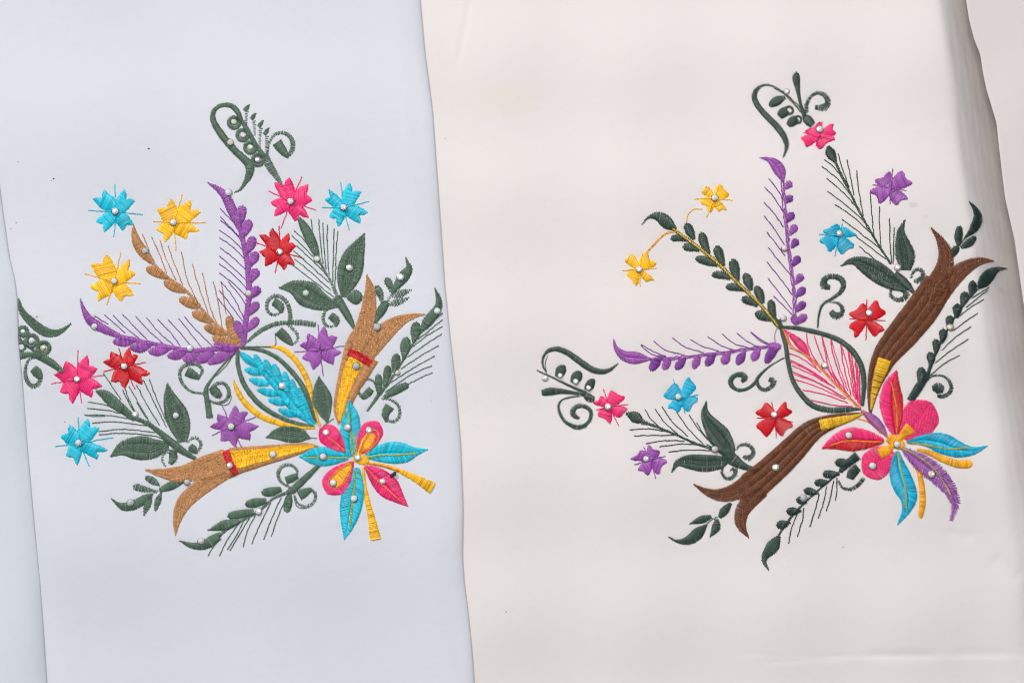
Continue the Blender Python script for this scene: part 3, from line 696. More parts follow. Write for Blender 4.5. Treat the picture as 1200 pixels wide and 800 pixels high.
# lower spray
O(700,380,5)
part('leaf_spray','right','dark green leaf spray with long filaments right of the lower pink flower')
RR([[(278,497),(320,560),(380,615)],[(338,495),(400,580),(470,640)],[(378,480),(440,570),(530,655)],[(465,515),(540,620),(620,700)],[(538,530),(590,610),(670,700)],[(583,575),(630,650),(720,720)],[(640,700),(720,740),(780,765)],
 [(190,617),(290,610),(400,625)],[(215,652),(320,650),(450,648)],[(285,698),(400,680),(510,682)],[(365,717),(480,700),(600,705)],[(418,747),(540,735),(690,740)]],k,sub='filament',tw=1.1)
S([(168,520),(220,542),(262,570)],[12,66,36],k,'bud'); S([(262,570),(300,582),(345,595)],[34,22,10],k,'+',pitch=1.83)
for dy in (-3,4): R([(265,570+dy),(350,600+dy),(450,640+dy),(560,690+dy),(680,730+dy),(760,748+dy)],k,sub=None,tw=1.3)
O(710,460,5.714)
S([(790,405),(850,445),(920,490),(1015,518)],[50,84,50,22],k)
S([(672,58),(662,140),(705,225),(765,300),(815,370),(845,430)],[5,56,112,150,118,50],k,'leaf',spec=[-1,-.25,.3,1],slant=0.3)
S([(440,533),(482,470),(560,462),(660,472),(760,465),(810,450)],[5,46,98,116,94,50],k,'leaf',spec=[-1,-.25,.3,1])
S([(870,382),(900,352),(948,348),(982,375),(984,415),(955,438),(922,425)],[12,18,26,28,32,40,20],k,'curl',pitch=1.38,ragged=0.6)
S([(790,488),(776,530),(800,572),(842,572),(868,540),(862,508),(832,518)],[12,18,24,28,30,32,12],k,'curl',pitch=1.38,ragged=0.6)
G(730,378,'pink')
flower((300,447),[((165,438),(232,385)),((290,350),(360,388)),((408,465),(355,545)),((278,555),(215,518))],[(252,365),(398,422),(335,575),(190,480)],'violet',(270,443),rnd=True,cloth='right',label='violet flower with a stone, left of the lower leaf spray')
O(770,530,5.333)
part('sprig','right','dark green sprig under the lower brown trumpet')
S([(462,315),(420,365),(392,402)],[20,56,26],k)
S([(395,395),(340,420),(295,465)],[10,12,14],k,pitch=1.72)
S([(338,400),(280,418),(202,445)],[22,50,5],k,'leaflet')
S([(372,418),(368,470),(330,528)],[26,54,5],k,'leaflet')
S([(310,450),(260,500),(205,545),(130,555),(70,525)],[12,72,62,24,5],k,'leaflet')
part('trumpet_flower','right','dark brown trumpet flower with yellow throat pointing lower left')
O(0,0,1)
S([(880.6,570.3),(897.5,556),(914.4,540.9),(930,525.5),(947.5,507.5),(963,498.3),(980.6,492.3),(997.5,488),(1011,484.4)],[36,34.5,33,31,27,21.5,16,10,2],'brown',bands=4,H=1.9)
O(770,530,5.333)
S([(228,198),(310,245),(400,266),(500,240),(610,170)],[4,46,84,112,140],'brown',bands=3,H=0.6,ragged=0.6)
S([(575,535),(525,455),(530,372),(580,300),(650,230)],[4,62,90,104,110],'brown',bands=2,H=0.7)
G(740,92,'green',4.8)
O(900,370,5.333)
S([(325,682),(400,665),(470,650),(540,632),(592,612)],[70,64,52,32,10],'amber','throat')
S([(560,640),(640,668),(705,735)],[8,12,6],'gold')
# striped leaf
part('framed_leaf','right','leaf drawn in pink stitched lines inside a dark green outline')
RR([[(240,105),(252,185),(290,265),(340,335)],[(290,120),(320,220),(400,380)],[(335,125),(360,240),(382,335),(440,445)],[(392,148),(410,250),(480,460)],[(455,180),(470,300),(520,500)],[(500,220),(520,350),(545,520)],[(545,280),(555,400),(562,540)],[(570,340),(574,450),(576,560)],[(400,340),(450,440),(520,530)],[(420,380),(470,450),(540,540)],[(520,240),(540,380),(556,520)],
 [(135,200),(220,235),(300,320)],[(135,235),(200,260),(330,350)],[(140,275),(250,330),(370,410)],[(150,310),(280,370),(420,450)],[(155,350),(300,410),(460,500)],[(165,395),(300,440),(480,520)],[(215,462),(350,490),(500,545)],[(270,525),(400,555),(530,565)]],'rose',sub='vein',tw=1.25)
RR([[(505,225),(530,360),(552,520)],[(460,185),(500,330),(535,500)],[(548,285),(566,420),(572,550)],[(396,150),(440,300),(500,470)],[(560,310),(560,440),(566,545)],[(160,365),(320,420),(490,515)],[(138,285),(260,345),(400,435)],[(338,130),(375,260),(420,400)]],'rose',sub='vein',tw=0.95)
S([(78,70),(170,76),(260,92),(360,118),(450,155),(528,220),(582,310),(600,420),(590,562)],[22,26,30,30,34,36,36,32,20],k)
S([(85,88),(110,180),(125,280),(150,390),(200,480),(280,560),(380,588),(480,586),(578,580)],[26,28,28,28,32,36,36,34,16],k)
S([(60,30),(70,50),(95,95)],[40,36,20],k)
S([(112,92),(165,140),(215,190),(262,250)],[6,44,56,8],'rose','blade',pitch=1.2)
for dx,c_ in ((0,'orange'),(6,'amber'),(12,'rose')): R([(90+dx,85),(140+dx,190),(220+dx,238),(300+dx,300),(400+dx,410),(480+dx,490),(570+dx,578)],c_,sub=None,tw=1.1)
G(355,310,'green',4.2)
# long leafy sprig
O(710,200,5.714)
part('leafy_vine','right','dark green leafy vine with a yellow vein leaning to the upper left')
R([(540,350),(548,295),(590,258),(645,258)],'gold',tw=0.9,sub=None); R([(490,412),(420,410),(360,450),(270,548)],'gold',tw=0.9,sub=None); R([(490,405),(400,425),(340,480),(275,550)],'gold',tw=0.9,sub=None)
S([(240,362),(285,315),(345,308),(408,345),(470,392)],[5,18,62,88,24],k,'leaflet',slant=0.3)
for a,w_ in [([(590,460),(562,405),(538,352)],[24,62,50]),([(690,555),(655,475),(638,412)],[24,62,42]),([(790,635),(758,560),(742,502)],[24,64,50]),([(885,738),(862,655),(850,592)],[24,70,56]),
 ([(545,465),(490,450),(433,455)],[24,46,44]),([(625,532),(570,512),(515,512)],[24,58,50]),([(745,635),(665,602),(600,588)],[24,60,36]),([(835,722),(770,697),(710,700)],[24,54,38])]: S(a,w_,k,'leaflet',ragged=0.5)
O(790,240,5.333)
for a,w_ in [([(480,535),(462,475),(438,428)],[24,62,36]),([(555,615),(532,552),(508,508)],[24,60,36]),([(628,702),(610,648),(605,593)],[24,52,42]),([(445,532),(380,514),(323,514)],[24,50,38]),([(520,628),(465,597),(418,590)],[24,56,34]),([(605,718),(550,692),(506,675)],[24,64,42])]: S(a,w_,k,'leaflet',ragged=0.5)
S([(612,695),(640,735),(665,768)],[22,42,24],k)
S([(-10,150),(60,200),(170,280),(270,362),(370,460),(460,548),(540,625),(615,715),(650,765)],[14,22,22,24,22,22,22,22,16],k,pitch=1.3)
S([(-10,150),(60,200),(170,280),(270,362),(370,460),(460,548),(540,625),(615,715),(650,765)],[6,10,10,11,10,10,9,9,6],'amber',slant=0.8)
G(683,708,'pink')
O(710,200,5.714)
flower((728,183),[((640,140),(672,100)),((768,92),(828,158)),((806,262),(752,272)),((692,276),(632,212))],[(590,190),(848,197),(675,310),(752,110)],'yellow',(728,183),rnd=True,cloth='right',label='upper of the two small yellow flowers on the right cloth')
flower((222,658),[((126,595),(172,556)),((275,545),(335,618)),((325,735),(272,745)),((195,768),(140,702))],[(110,668),(340,652),(230,775),(245,555)],'yellow',(222,660),rnd=True,cloth='right',label='lower of the two small yellow flowers on the right cloth')
# purple feathers
O(0,0,1)
part('feather','right','upright purple feather on the right bouquet')
RR([[(900.8,209.6),(909,219),(917,232)],[(896,219),(908,233),(918,249)],[(895,237),(907,250),(918,266)],[(895.5,253),(908,269),(919,286)],[(898.7,272),(909,285),(920,300)],[(900.4,290),(913,306),(926,322)],[(898.7,306.8),(914,326),(928,345)],[(900,326),(914,344),(928,362)],[(906.6,347),(918,358),(930,371)]],'purple',sub='filament',tw=1.1)
for dx in (-1.6,0,1.4): R([(917+dx,208),(919+dx,240),(921+dx,262),(924+dx,290),(928+dx,320),(930.5+dx,342),(931.5+dx,360),(931.5+dx,379)],'violet',sub=None,tw=1.2,step=2.6,wob=0.5)
O(860,70,5.333)
S([(162,612),(212,622),(258,652),(290,700),(306,760)],[5,28,66,72,16],'violet','tip_blade',split=True)
O(790,240,5.333)
for i_,a in enumerate([[(698,-98),(718,-128),(735,-142)],[(700,-10),(720,-38),(738,-55)],[(702,112),(726,75),(745,48)],[(722,192),(746,152),(765,128)],[(733,272),(756,236),(775,218)],[(740,385),(766,345),(784,322)],[(758,495),(786,455),(803,432)],[(762,578),(790,545),(818,518)],[(762,668),(790,635),(820,608)],[(765,745),(796,712),(828,688)]]): S(a,[12,52,46],'purple' if i_%3 else 'violet','barb')
S([(735,700),(752,715),(765,750)],[30,52,30],'violet','barb')
G(690,272,'pink',4.4)
O(700,380,5)
part('feather','right','purple feather lying level to the left of the striped leaf')
RR([[(255,122),(320,175),(400,190)],[(258,118),(340,165),(400,185)],[(330,97),(400,150),(510,180)],[(440,78),(520,135),(625,165)],[(545,88),(620,130),(710,155)],[(648,72),(720,120),(800,150)],[(732,57),(800,110),(880,135)],[(818,50),(880,100),(945,130)],[(898,42),(960,90),(1030,125)],[(900,50),(950,95),(1010,125)]],'purple',sub='filament',tw=1.0)
for dy in (-5,2,8): R([(310,203+dy),(450,196+dy),(600,180+dy),(750,163+dy),(900,140+dy),(1050,125+dy)],'violet',sub=None,tw=1.1,step=2.6,wob=0.4)
S([(94,86),(112,142),(160,185),(230,196),(315,202)],[5,28,60,72,10],'violet','tip_blade',split=True)
for i_,(a,w_) in enumerate([([(378,190),(342,225),(312,272)],[14,58,34]),([(432,200),(407,230),(388,266)],[12,48,32]),([(518,195),(487,230),(458,263)],[12,50,32]),([(602,190),(580,222),(564,262)],[12,50,20]),([(692,175),(662,207),(636,242)],[12,52,34]),([(777,165),(752,202),(734,234)],[14,56,32]),([(867,160),(840,197),(819,237)],[14,54,26]),([(952,145),(926,182),(907,214)],[14,54,26]),([(1052,128),(1018,170),(988,228)],[40,60,30])]): S(a,w_,'violet' if i_%2 else 'purple','barb')
S([(1010,122),(1040,130),(1078,130)],[30,52,30],'violet','barb')
R([(1040,110),(1040,60),(1055,20)],'violet',sub=None,tw=0.7)
# lower fern
O(870,500,4.444)
part('fern','right','dark green fern with hanging filaments right of the lower brown trumpet')
RR([[(290,440),(255,530),(240,607)],[(320,420),(310,490),(285,572)],[(400,350),(380,430),(350,520)],[(440,310),(420,400),(395,475)],[(475,280),(460,360),(437,438)],[(492,265),(492,330),(485,382)]],'deep',sub='filament',tw=1.15)
S([(600,150),(550,190),(510,230)],[50,40,26],'deep')
S([(510,230),(440,290),(350,370),(270,450),(210,530),(185,572)],[14,11,11,11,11,9],'deep',pitch=1.15)
S([(190,568),(160,620),(125,662),(114,700),(137,746)],[20,70,46,24,6],'green','leaflet')
for a,w_ in [([(560,182),(520,186),(482,186)],[20,46,42]),([(505,245),(460,246),(418,245)],[14,42,38]),([(445,285),(410,290),(375,290)],[14,40,34]),([(395,345),(355,336),(320,330)],[12,40,34]),([(335,390),(305,382),(280,378)],[20,42,34]),([(305,435),(265,440),(228,438)],[14,44,34]),([(248,495),(210,508),(176,510)],[14,46,38])]: S(a,w_,'deep','leaflet')
S([(500,280),(520,315),(560,325),(600,305),(632,268)],[8,14,18,22,22],'deep','curl',pitch=1.38,ragged=0.5)
S([(562,268),(575,235),(602,212)],[40,56,44],'deep','+')
G(318,370,'smoke',4.6)
# central flower
O(950,430,4.0)
part('large_flower','right','large flower with rose, red, blue and purple petals and golden stamens')
S([(500,385),(560,402),(620,430),(690,454),(758,452)],[10,26,32,38,42],'gold','stamen',cap=True)
S([(450,400),(500,470),(520,550),(525,630),(514,708)],[8,22,26,30,22],'gold','stamen',cap=True)
S([(385,395),(335,428),(290,468),(248,498)],[60,130,144,90],'rose','petal',bands=2,tat=True)
S([(435,335),(490,270),(530,212),(562,165)],[70,160,172,110],'rose','petal',bands=2,tat=True)
S([(450,350),(530,341),(612,355),(690,385),(762,392),(828,369)],[10,50,96,78,38,4],'blue','petal',split=True)
S([(405,395),(410,470),(430,540),(458,605),(448,670),(407,738)],[18,80,104,86,42,4],'blue','petal',split=True)
S([(425,375),(480,420),(540,462),(600,512),(650,570),(678,640),(660,718)],[12,60,86,82,62,38,10],'violet','petal',split=True,ragged=1.3,pitch=1.38)
S([(397,318),(385,250),(378,170),(380,95),(402,16)],[26,82,112,84,8],'rose','petal',split=True,cols=('rose','red'),ragged=0.8)
S([(345,345),(270,340),(190,338),(120,352),(53,380)],[22,84,114,72,6],'rose','petal',split=True,cols=('red','rose'),ragged=0.8)
S([(238,203),(285,240),(325,278),(360,328)],[8,44,40,8],'violet')
S([(362,330),(400,350),(430,372)],[40,62,40],'gold')
S([(410,345),(437,312),(468,283)],[18,40,62],'gold')
S([(388,368),(355,390),(322,404)],[22,46,52],'gold')
for l,c_ in [([(400,310),(402,220),(390,130),(375,70)],'orange'),([(330,350),(240,345),(160,345),(90,365)],'orange'),([(450,352),(540,362),(640,380),(740,375)],'olive'),([(408,400),(420,480),(440,560),(445,660)],'olive'),([(430,378),(500,415),(570,470),(630,550),(655,600)],'olive'),([(240,205),(300,262),(360,330)],'orange')]:
    R(l,c_,sub=None,tw=0.95); R([(x+4,y+4) for x,y in l],c_,sub=None,tw=0.85)
for a in [(178,320,'clear'),(290,463,'clear'),(405,362,'clear'),(567,502,'gold')]: G(a[0],a[1],a[2],4.7)


# ------------------------------------------------------------------ cloth height
EB = [(-160, 478), (0, 492.5), (60, 498), (130, 507), (200, 512), (270, 517), (330, 521), (400, 528), (450, 534), (520, 540), (600, 543), (650, 542), (680, 544), (720, 549), (760, 553), (800, 556), (960, 566)]
EA = [(-160, -60), (100, -22), (180, -4), (240, 3.5), (300, 12), (330, 19), (355, 22), (400, 23), (440, 27), (480, 30), (520, 33), (600, 40), (680, 48), (740, 52), (800, 56), (960, 66)]
ED = [(-160, 1106), (0, 1131), (25, 1135), (48, 1141), (65, 1148), (85, 1151), (105, 1155), (125, 1161), (145, 1167), (165, 1169), (200, 1173), (233, 1177), (282, 1188), (330, 1195), (365, 1200), (430, 1206), (520, 1216), (600, 1228), (800, 1246), (960, 1256)]
def curve1(tab):
    t = np.array(tab, float)
    y = np.arange(-160, 961, 1.0); x = np.interp(y, t[:, 0], t[:, 1])
    k = np.ones(9)/9; xs = np.convolve(np.pad(x, 4, mode='edge'), k, 'valid')
    return lambda q: np.interp(q, y, xs)
eb, ea, ed = curve1(EB), curve1(EA), curve1(ED)
_q = np.arange(-220, 1021, 1.0); _v = np.convolve(np.interp(_q, [r[0] for r in ED], [r[1] for r in ED]), np.ones(111)/111, 'same')
eds = lambda y: np.interp(y, _q[60:-60], _v[60:-60])

def blur(A, n):
    for _ in range(3):
        k = np.ones(2*n+1)/(2*n+1)
        A = np.apply_along_axis(lambda r: np.convolve(r, k, 'same'), 0, A)
        A = np.apply_along_axis(lambda r: np.convolve(r, k, 'same'), 1, A)
    return A
DENS = np.clip(blur((HM > 0.1).astype(float), 8)*2.2, 0, 1)
NEAR = np.clip(blur((HM > 0.1).astype(float), 1)*1.6, 0, 1)
def grid_get(A, x, y):
    fx = np.clip(np.asarray(x)+80, 0, 1357.9); fy = np.clip(np.asarray(y)+80, 0, 957.9)
    ix = fx.astype(int); iy = fy.astype(int); ax = fx-ix; ay = fy-iy
    return (A[iy, ix]*(1-ax)*(1-ay) + A[iy, ix+1]*ax*(1-ay) + A[iy+1, ix]*(1-ax)*ay + A[iy+1, ix+1]*ax*ay)
r2 = np.random.default_rng(3)
def waves(n, lo, hi):
    return [(r2.uniform(0, 2*math.pi), 2*math.pi/r2.uniform(lo, hi), r2.uniform(0, 6.28), r2.uniform(0.5, 1)) for _ in range(n)]
WL = waves(9, 110, 300); WP = waves(26, 15, 42)
def wsum(ws, x, y):
    z = 0
    for a, k, ph, am in ws: z = z + am*np.sin((x*math.cos(a)+y*math.sin(a))*k+ph)
    return z/len(ws)**0.5
def ss(t): t = np.clip(t, 0, 1); return t*t*(3-2*t)
def groove(x, y, x0, y0, x1, y1, dep, wd):
    dx, dy = x1-x0, y1-y0; L2 = dx*dx+dy*dy; t = ((x-x0)*dx+(y-y0)*dy)/L2
    dist = ((x-x0)*dy-(y-y0)*dx)/L2**0.5
    return -dep*np.exp(-(dist/wd)**2)*ss(t*4)*ss((1-t)*4)
def common(x, y):
    return wsum(WL, x, y)*0.26 + grid_get(DENS, x, y)*wsum(WP, x, y)*0.34
def roll(d, rad, drop):
    t = np.clip(1-d/rad, 0, 1); return -drop*(1-np.sqrt(np.clip(1-t*t, 0, 1)))
def GRV(x, y): return -0.35*grid_get(NEAR, x, y)
def ZB(x, y):
    x = np.asarray(x, float); y = np.asarray(y, float)
    z = 9 + common(x, y) - 2.4*ss(1-(eb(y)-x)/34) + roll(eb(y)-x, 14, 5)
    z = z - 2.0*ss(1-(x-ea(y))/26)
    z += groove(x, y, 150, 470, 60, 455, .5, 6) + groove(x, y, 330, 215, 300, 200, .4, 5)
    return z
def ZA(x, y):
    return 17.5 + 0.8*wsum(WL, x, y+80) - 4*ss(1-(ea(y)-x)/50) + roll(ea(y)-x, 18, 6)
def ZC(x, y):
    x = np.asarray(x, float); y = np.asarray(y, float)
    wd = 29 + 17*ss((y+20)/200) - 9*ss((y-280)/260); sf = np.interp(y, [0, 150, 400], [5, 8, 14]); u_ = x-(eds(y)-wd)
    z = common(x, y) - np.interp(y, [0, 450, 700], [1.02, 0.98, 0.5])*np.minimum((np.sqrt(u_*u_+sf*sf)+u_)/2, 62)
    z = z + 0.6*ss(1-(x-eb(y))/30)
    z += groove(x, y, 1000, 768, 1110, 767, .8, 6) + groove(x, y, 1110, 766, 1190, 765, .5, 6) + groove(x, y, 880, 776, 1010, 769, .4, 4)
    z += groove(x, y, 1160, 648, 1202, 682, 1.0, 11) + groove(x, y, 1172, 337, 1200, 354, 1.0, 2.5)
    z += groove(x, y, 556, -20, 533, 92, .6, 4) + groove(x, y, 1105, 622, 1145, 632, .6, 7)
    z += 0.5*ss((y-767)/6)*ss((x-820)/120)
    return z
def ZD(x, y):
    return 9 + 0.9*wsum(WL, x+200, y) - 1.0*ss(1-(x-ed(y))/40) + roll(x-ed(y), 3, 2)

def cloth_mesh(name, zf, xfar, edge, side, rad, mat, thick, fold):
    """sheet from xfar to a folded edge; side=+1: edge on the right, -1: edge on the left, 0: open sheet"""
    step = 2.0 if mat in (M_LEFT, M_RIGHT) else 4.0
    ys = np.arange(-110, 915, step); cols = []
    if side == 0:
        xs = np.arange(xfar, edge+1, 2.0)
        X = np.repeat(xs[None, :], len(ys), 0); Y = np.repeat(ys[:, None], len(xs), 1); Z = zf(X, Y)+GRV(X, Y)
    else:
        E = edge(ys)
        ds = np.concatenate([rad*(1-np.cos(np.linspace(0.0, math.pi/2, 12))), np.arange(rad+2.0, 2000, step)])
        span = np.abs(E-xfar).max(); ds = ds[ds < span+3]
        X = E[:, None]-side*ds[None, :]; Y = np.repeat(ys[:, None], len(ds), 1); Z = zf(X, Y)+(GRV(X, Y) if mat is M_LEFT else 0)
        # underside curls back beneath
        a = np.linspace(0, math.pi/2, 8)[1:]
        lower_r = rad*0.7
        Ux = E[:, None] - side*(lower_r*(1-np.cos(a)))[None, :]; Uz = Z[:, :1] - (thick*np.sin(a))[None, :]
        Ux2 = E[:, None] - side*np.array([rad+8, rad+24, rad+60])[None, :]; Uz2 = Z[:, :1]-np.array([thick, thick, thick])[None, :]
        X = np.concatenate([Ux2[:, ::-1], Ux[:, ::-1], X], 1); Z = np.concatenate([Uz2[:, ::-1], Uz[:, ::-1], Z], 1)
        Y = np.repeat(ys[:, None], X.shape[1], 1)
    # outside the picture the sheets fall softly onto the table
    far = np.abs(X-xfar) if (side != 0) else np.abs(1400-X)
    dist = np.minimum(np.minimum(Y+110, 912-Y), far+(0 if abs(xfar) > 160 or side == 0 else 999))
    f_ = ss(1-dist/85); Z = Z*(1-f_) + f_*(-99 + (1.5 if mat in (M_BLUELIT, M_ROSE, M_LEFT) else 0))
    V = np.stack([(X-600)*K, (400-Y)*K, Z*K], -1).reshape(-1, 3)
    r_, c_ = X.shape; idx = np.arange(r_*c_).reshape(r_, c_)
    f = np.stack([idx[:-1, :-1], idx[1:, :-1], idx[1:, 1:], idx[:-1, 1:]], -1).reshape(-1, 4)
    if side == 1: f = f[:, ::-1] if False else f
    me = fast_mesh(name, V, f); me.materials.append(mat)
    return me

def fast_mesh(name, V, Fq, smooth=True):
    me = bpy.data.meshes.new(name)
    me.vertices.add(len(V)); me.vertices.foreach_set('co', np.ascontiguousarray(V, dtype=np.float32).ravel())
    me.loops.add(len(Fq)*4); me.loops.foreach_set('vertex_index', np.ascontiguousarray(Fq, dtype=np.int32).ravel())
    me.polygons.add(len(Fq)); me.polygons.foreach_set('loop_start', np.arange(0, len(Fq)*4, 4, dtype=np.int32))
    me.polygons.foreach_set('loop_total', np.full(len(Fq), 4, dtype=np.int32))
    me.polygons.foreach_set('use_smooth', np.full(len(Fq), smooth))
    me.update(calc_edges=True)
    return me

def link(name, data, parent=None, loc=(0, 0, 0)):
    o = bpy.data.objects.new(name, data); C.objects.link(o); o.parent = parent; o.location = loc
    return o

# table under the cloths
tv = []
x0, x1, y0, y1, z0, z1 = -0.30, 0.30, -0.22, 0.22, -0.060, -0.030
me = bpy.data.meshes.new('table')
me.from_pydata([(x0, y0, z0), (x1, y0, z0), (x1, y1, z0), (x0, y1, z0), (x0, y0, z1), (x1, y0, z1), (x1, y1, z1), (x0, y1, z1)], [],
               [(0, 3, 2, 1), (4, 5, 6, 7), (0, 1, 5, 4), (1, 2, 6, 5), (2, 3, 7, 6), (3, 0, 4, 7)])
tm = bpy.data.materials.new('pale_wood'); tm.use_nodes = True
tb = tm.node_tree.nodes['Principled BSDF']; tb.inputs['Roughness'].default_value = 0.6
tn = tm.node_tree.nodes.new('ShaderNodeTexNoise'); tn.inputs['Scale'].default_value = 30
tr_ = tm.node_tree.nodes.new('ShaderNodeValToRGB'); tr_.color_ramp.elements[0].color = (0.42, 0.34, 0.26, 1); tr_.color_ramp.elements[1].color = (0.55, 0.46, 0.36, 1)
tm.node_tree.links.new(tn.outputs['Fac'], tr_.inputs['Fac']); tm.node_tree.links.new(tr_.outputs['Color'], tb.inputs['Base Color'])
me.materials.append(tm)
t_o = link('table', me); t_o['kind'] = 'structure'

left = link('embroidered_cloth', None, None, (-0.10, 0.0, 0.0))
left['label'] = 'cool white cloth on the left stitched with tan trumpet flowers and a cyan leaf'
left['category'] = 'embroidered cloth'; left['group'] = 'white cloths embroidered with bouquets'
right = link('embroidered_cloth', None, None, (0.075, 0.0, 0.0))
right['label'] = 'warm white cloth on the right stitched with dark brown trumpet flowers and a striped leaf'
right['category'] = 'embroidered cloth'; right['group'] = 'white cloths embroidered with bouquets'
ROOT = {'left': left, 'right': right}; ZF = {'left': ZB, 'right': ZC}

def add_child_mesh(name, me, parent, off):
    o = link(name, me, parent); o.location = Vector(off)
    return o
o = link('fabric', cloth_mesh('fabric', ZB, -150, eb, 1, 14, M_LEFT, 1.4, 0), left); o.location = -left.location
o = link('fabric', cloth_mesh('fabric', ZC, 430, 1400, 0, 0, M_RIGHT, 0, 0), right); o.location = -right.location
o = link('folded_cloth', cloth_mesh('folded_cloth', ZA, -190, ea, 1, 18, M_BLUELIT, 1.6, 0))
o['label'] = 'plain white cloth, tinted for bluish light, with a rolled fold along the left edge'; o['category'] = 'cloth'
o = link('folded_cloth', cloth_mesh('folded_cloth', ZD, 1400, ed, -1, 3, M_ROSE, 4, 0))
o['label'] = 'plain rosy white cloth raised over a soft shaded valley at the top right'; o['category'] = 'cloth'

# ------------------------------------------------------------------ build the stitched parts
def world(V, zf):
    return np.stack([(V[:, 0]-600)*K, (400-V[:, 1])*K, (V[:, 2]+zf(V[:, 0], V[:, 1]))*K], 1)
def build(name, blks, cloth, parent, ploc):
    zf = ZF[cloth]; Vs = []; Fs = []; Ts = []; Ms = []; keys = []; n = 0
    for V, Fq, col, tone in blks:
        if col not in keys: keys.append(col)
        Vs.append(V); Fs.append(Fq+n); Ts.append(tone); Ms.append(np.full(len(Fq), keys.index(col), dtype=np.int32)); n += len(V)
    W = world(np.vstack(Vs), zf); c = W.mean(0)
    me = fast_mesh(name, W-c, np.vstack(Fs)[:, ::-1])
    for k_ in keys: me.materials.append(thread_mat(k_))
    me.polygons.foreach_set('material_index', np.concatenate(Ms))
    at = me.attributes.new('tone', 'FLOAT', 'POINT'); at.data.foreach_set('value', np.concatenate(Ts).astype(np.float32))
    o = link(name, me, parent); o.location = Vector(c)-Vector(ploc)
    return o, c

def gem_mesh(key, variant):
    r_ = np.random.default_rng(variant+17)
    n = 8; vs = []; fs = []; mi = []
    # rim cup, girdle, crown facets, table
    def ringv(r, z, n, ph=0): 
        s = len(vs)
        for i in range(n): a = 2*math.pi*(i+ph)/n; vs.append((r*math.cos(a), r*math.sin(a), z))
        return s
    a = ringv(1.08, 0.0, n); b_ = ringv(1.0, 0.26, n); c = ringv(0.92, 0.30, n); d = ringv(0.68, 0.52, n, 0.5); e = ringv(0.36, 0.69, 8, 0.5)
    for i in range(n):
        j = (i+1) % n
        fs.append((a+i, a+j, b_+j, b_+i)); mi.append(1)
        fs.append((b_+i, b_+j, c+j, c+i)); mi.append(1)
        fs.append((c+i, c+j, d+i)); mi.append(0)
        fs.append((d+i, c+j, d+j)); mi.append(0)
    sm = len(fs)
    for i in range(n):
        j = (i+1) % n
        fs.append((d+i, d+j, e+j, e+i)); mi.append(0)
    fs.append(tuple(e+i for i in range(n))); mi.append(0)
    vs = [(x*(1+0.03*r_.normal()), y*(1+0.03*r_.normal()), z+(0.025*r_.normal() if k_ > 3*n else 0)) for k_, (x, y, z) in enumerate(vs)]
    me = bpy.data.meshes.new('rhinestone'); me.from_pydata(vs, [], fs); me.update()
    me.materials.append(GM[key]); me.materials.append(M_RIM)
    me.polygons.foreach_set('material_index', mi)
    return me
GM = {k_: gem_mats(k_, v) for k_, v in GEMC.items()}
GEMS = {k_: [gem_mesh(k_, v) for v in range(3)] for k_ in GEMC}

for p in PARTS:
    root = ROOT[p['cloth']]; rl = root.location
    main = p['main'] if p['main'] else None
    if main is None:
        nm, bl = p['subs'].pop(0); main = bl
    po, pc = build(p['name'], main, p['cloth'], root, rl)
    if p['label']: po['label'] = p['label']
    for nm, bl in p['subs']:
        build(nm, bl, p['cloth'], po, pc)
    for (x, y, kind, r) in p['gems']:
        zf = ZF[p['cloth']]
        hz = float(zf(x, y)) + float(grid_get(HM, x, y))*0.9
        go = link('rhinestone', GEMS[kind][random.randrange(3)], po)
        go.location = Vector(((x-600)*K, (400-y)*K, hz*K)) - Vector(pc)
        rr = r*K*random.uniform(0.86, 0.98); go.scale = (rr, rr, rr*0.85)
        go.rotation_mode = 'ZYX'; go.rotation_euler = (random.gauss(-.14, .07), random.gauss(.01, .07), 0.506+random.gauss(0, .14)+random.randrange(8)*math.pi/4)

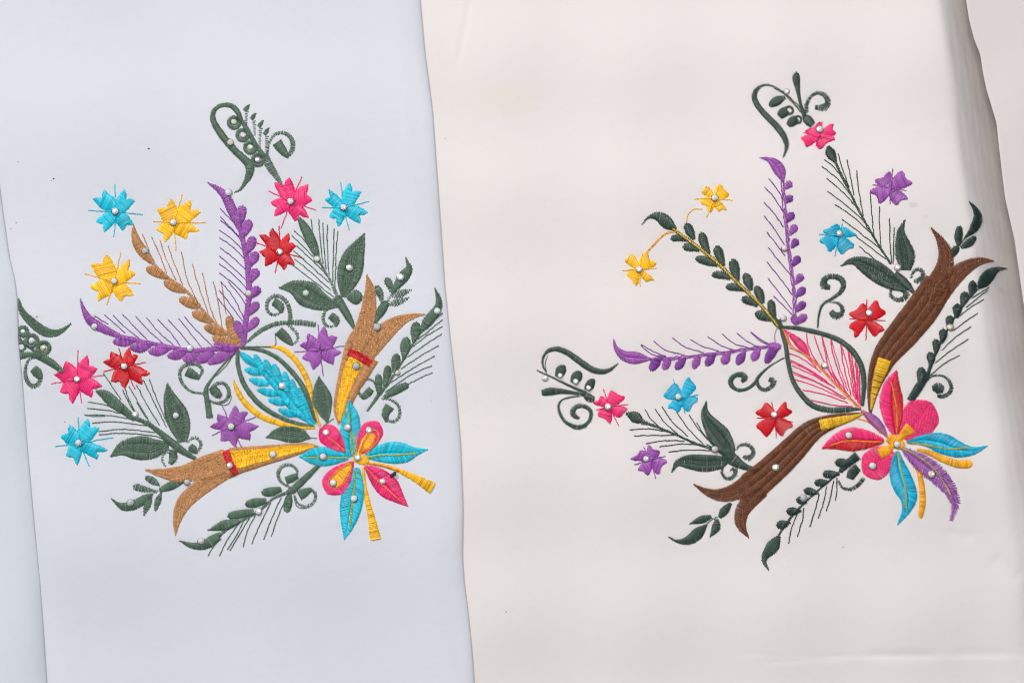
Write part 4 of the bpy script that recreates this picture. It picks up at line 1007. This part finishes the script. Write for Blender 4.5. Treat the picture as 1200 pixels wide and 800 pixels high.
# specks of dark lint caught on the left cloth, and the loose dark knot on the pink petal
lint_m = bpy.data.materials.new('dark_lint'); lint_m.use_nodes = True
lint_m.node_tree.nodes['Principled BSDF'].inputs['Base Color'].default_value = (0.03, 0.03, 0.035, 1)
lint_m.node_tree.nodes['Principled BSDF'].inputs['Roughness'].default_value = 0.9
grey_m = bpy.data.materials.new('grey_lint'); grey_m.use_nodes = True
grey_m.node_tree.nodes['Principled BSDF'].inputs['Base Color'].default_value = (0.36, 0.35, 0.37, 1)
def pill(name, cloth, x0, y0, x1, y1, r, lift, mat):
    zf = ZF[cloth]; rl = ROOT[cloth].location
    vs = []; fs = []; nseg = 7; m_ = 8
    for i in range(nseg):
        t = i/(nseg-1); x = x0+(x1-x0)*t; y = y0+(y1-y0)*t + 0.3*math.sin(3*t)
        rr = r*(0.35+0.65*math.sqrt(max(0, 1-(2*t-1)**4)))*(1+0.08*math.sin(9*t))
        dx, dy = x1-x0, y1-y0; l = math.hypot(dx, dy); nx, ny = -dy/l, dx/l
        z = float(zf(x, y))+lift
        for k_ in range(m_):
            a = 2*math.pi*k_/m_
            vs.append(((x+nx*rr*math.cos(a)-600)*K, (400-(y+ny*rr*math.cos(a)))*K, (z+r+rr*math.sin(a))*K))
    for i in range(nseg-1):
        for k_ in range(m_):
            a, b_ = i*m_+k_, i*m_+(k_+1) % m_
            fs.append((a, b_, b_+m_, a+m_))
    fs.append(tuple(range(m_))[::-1]); fs.append(tuple((nseg-1)*m_+k_ for k_ in range(m_)))
    me = bpy.data.meshes.new(name); me.from_pydata(vs, [], fs)
    for pl in me.polygons: pl.use_smooth = True
    me.materials.append(mat)
    o = link(name, me, ROOT[cloth]); o.location = -rl
    return o
kn = pill('thread_knot', 'left', 457.6, 557.6, 464.6, 552.6, 2.1, 1.6, lint_m); kn['label'] = 'short dark knot of thread on the pink petal'
for (x, y, r, mt) in [(64, 209.5, 0.9, lint_m), (61.6, 211.8, 0.55, grey_m), (175.3, 174.5, 1.0, lint_m), (22.5, 190, 0.7, grey_m), (20, 261, 0.7, grey_m), (13.8, 268, 0.6, grey_m), (44.3, 370.5, 1.0, grey_m), (77, 493.5, 0.8, grey_m), (505.5, 469, 0.5, grey_m)]:
    pill('lint_speck', 'left', x-r*1.1, y, x+r*1.1, y-0.2, r*0.7, -0.2, mt)
for (x, y, r, mt) in [(593, 716, 0.8, grey_m), (988, 640.5, 0.7, grey_m), (521.6, 162, 0.6, grey_m)]:
    pill('lint_speck', 'right', x-r*1.1, y, x+r*1.1, y-0.2, r*0.7, -0.2, mt)
tot = sum(len(o.data.polygons) for o in bpy.data.objects if o.type == 'MESH')
print('polys', tot, 'objects', len(bpy.data.objects))
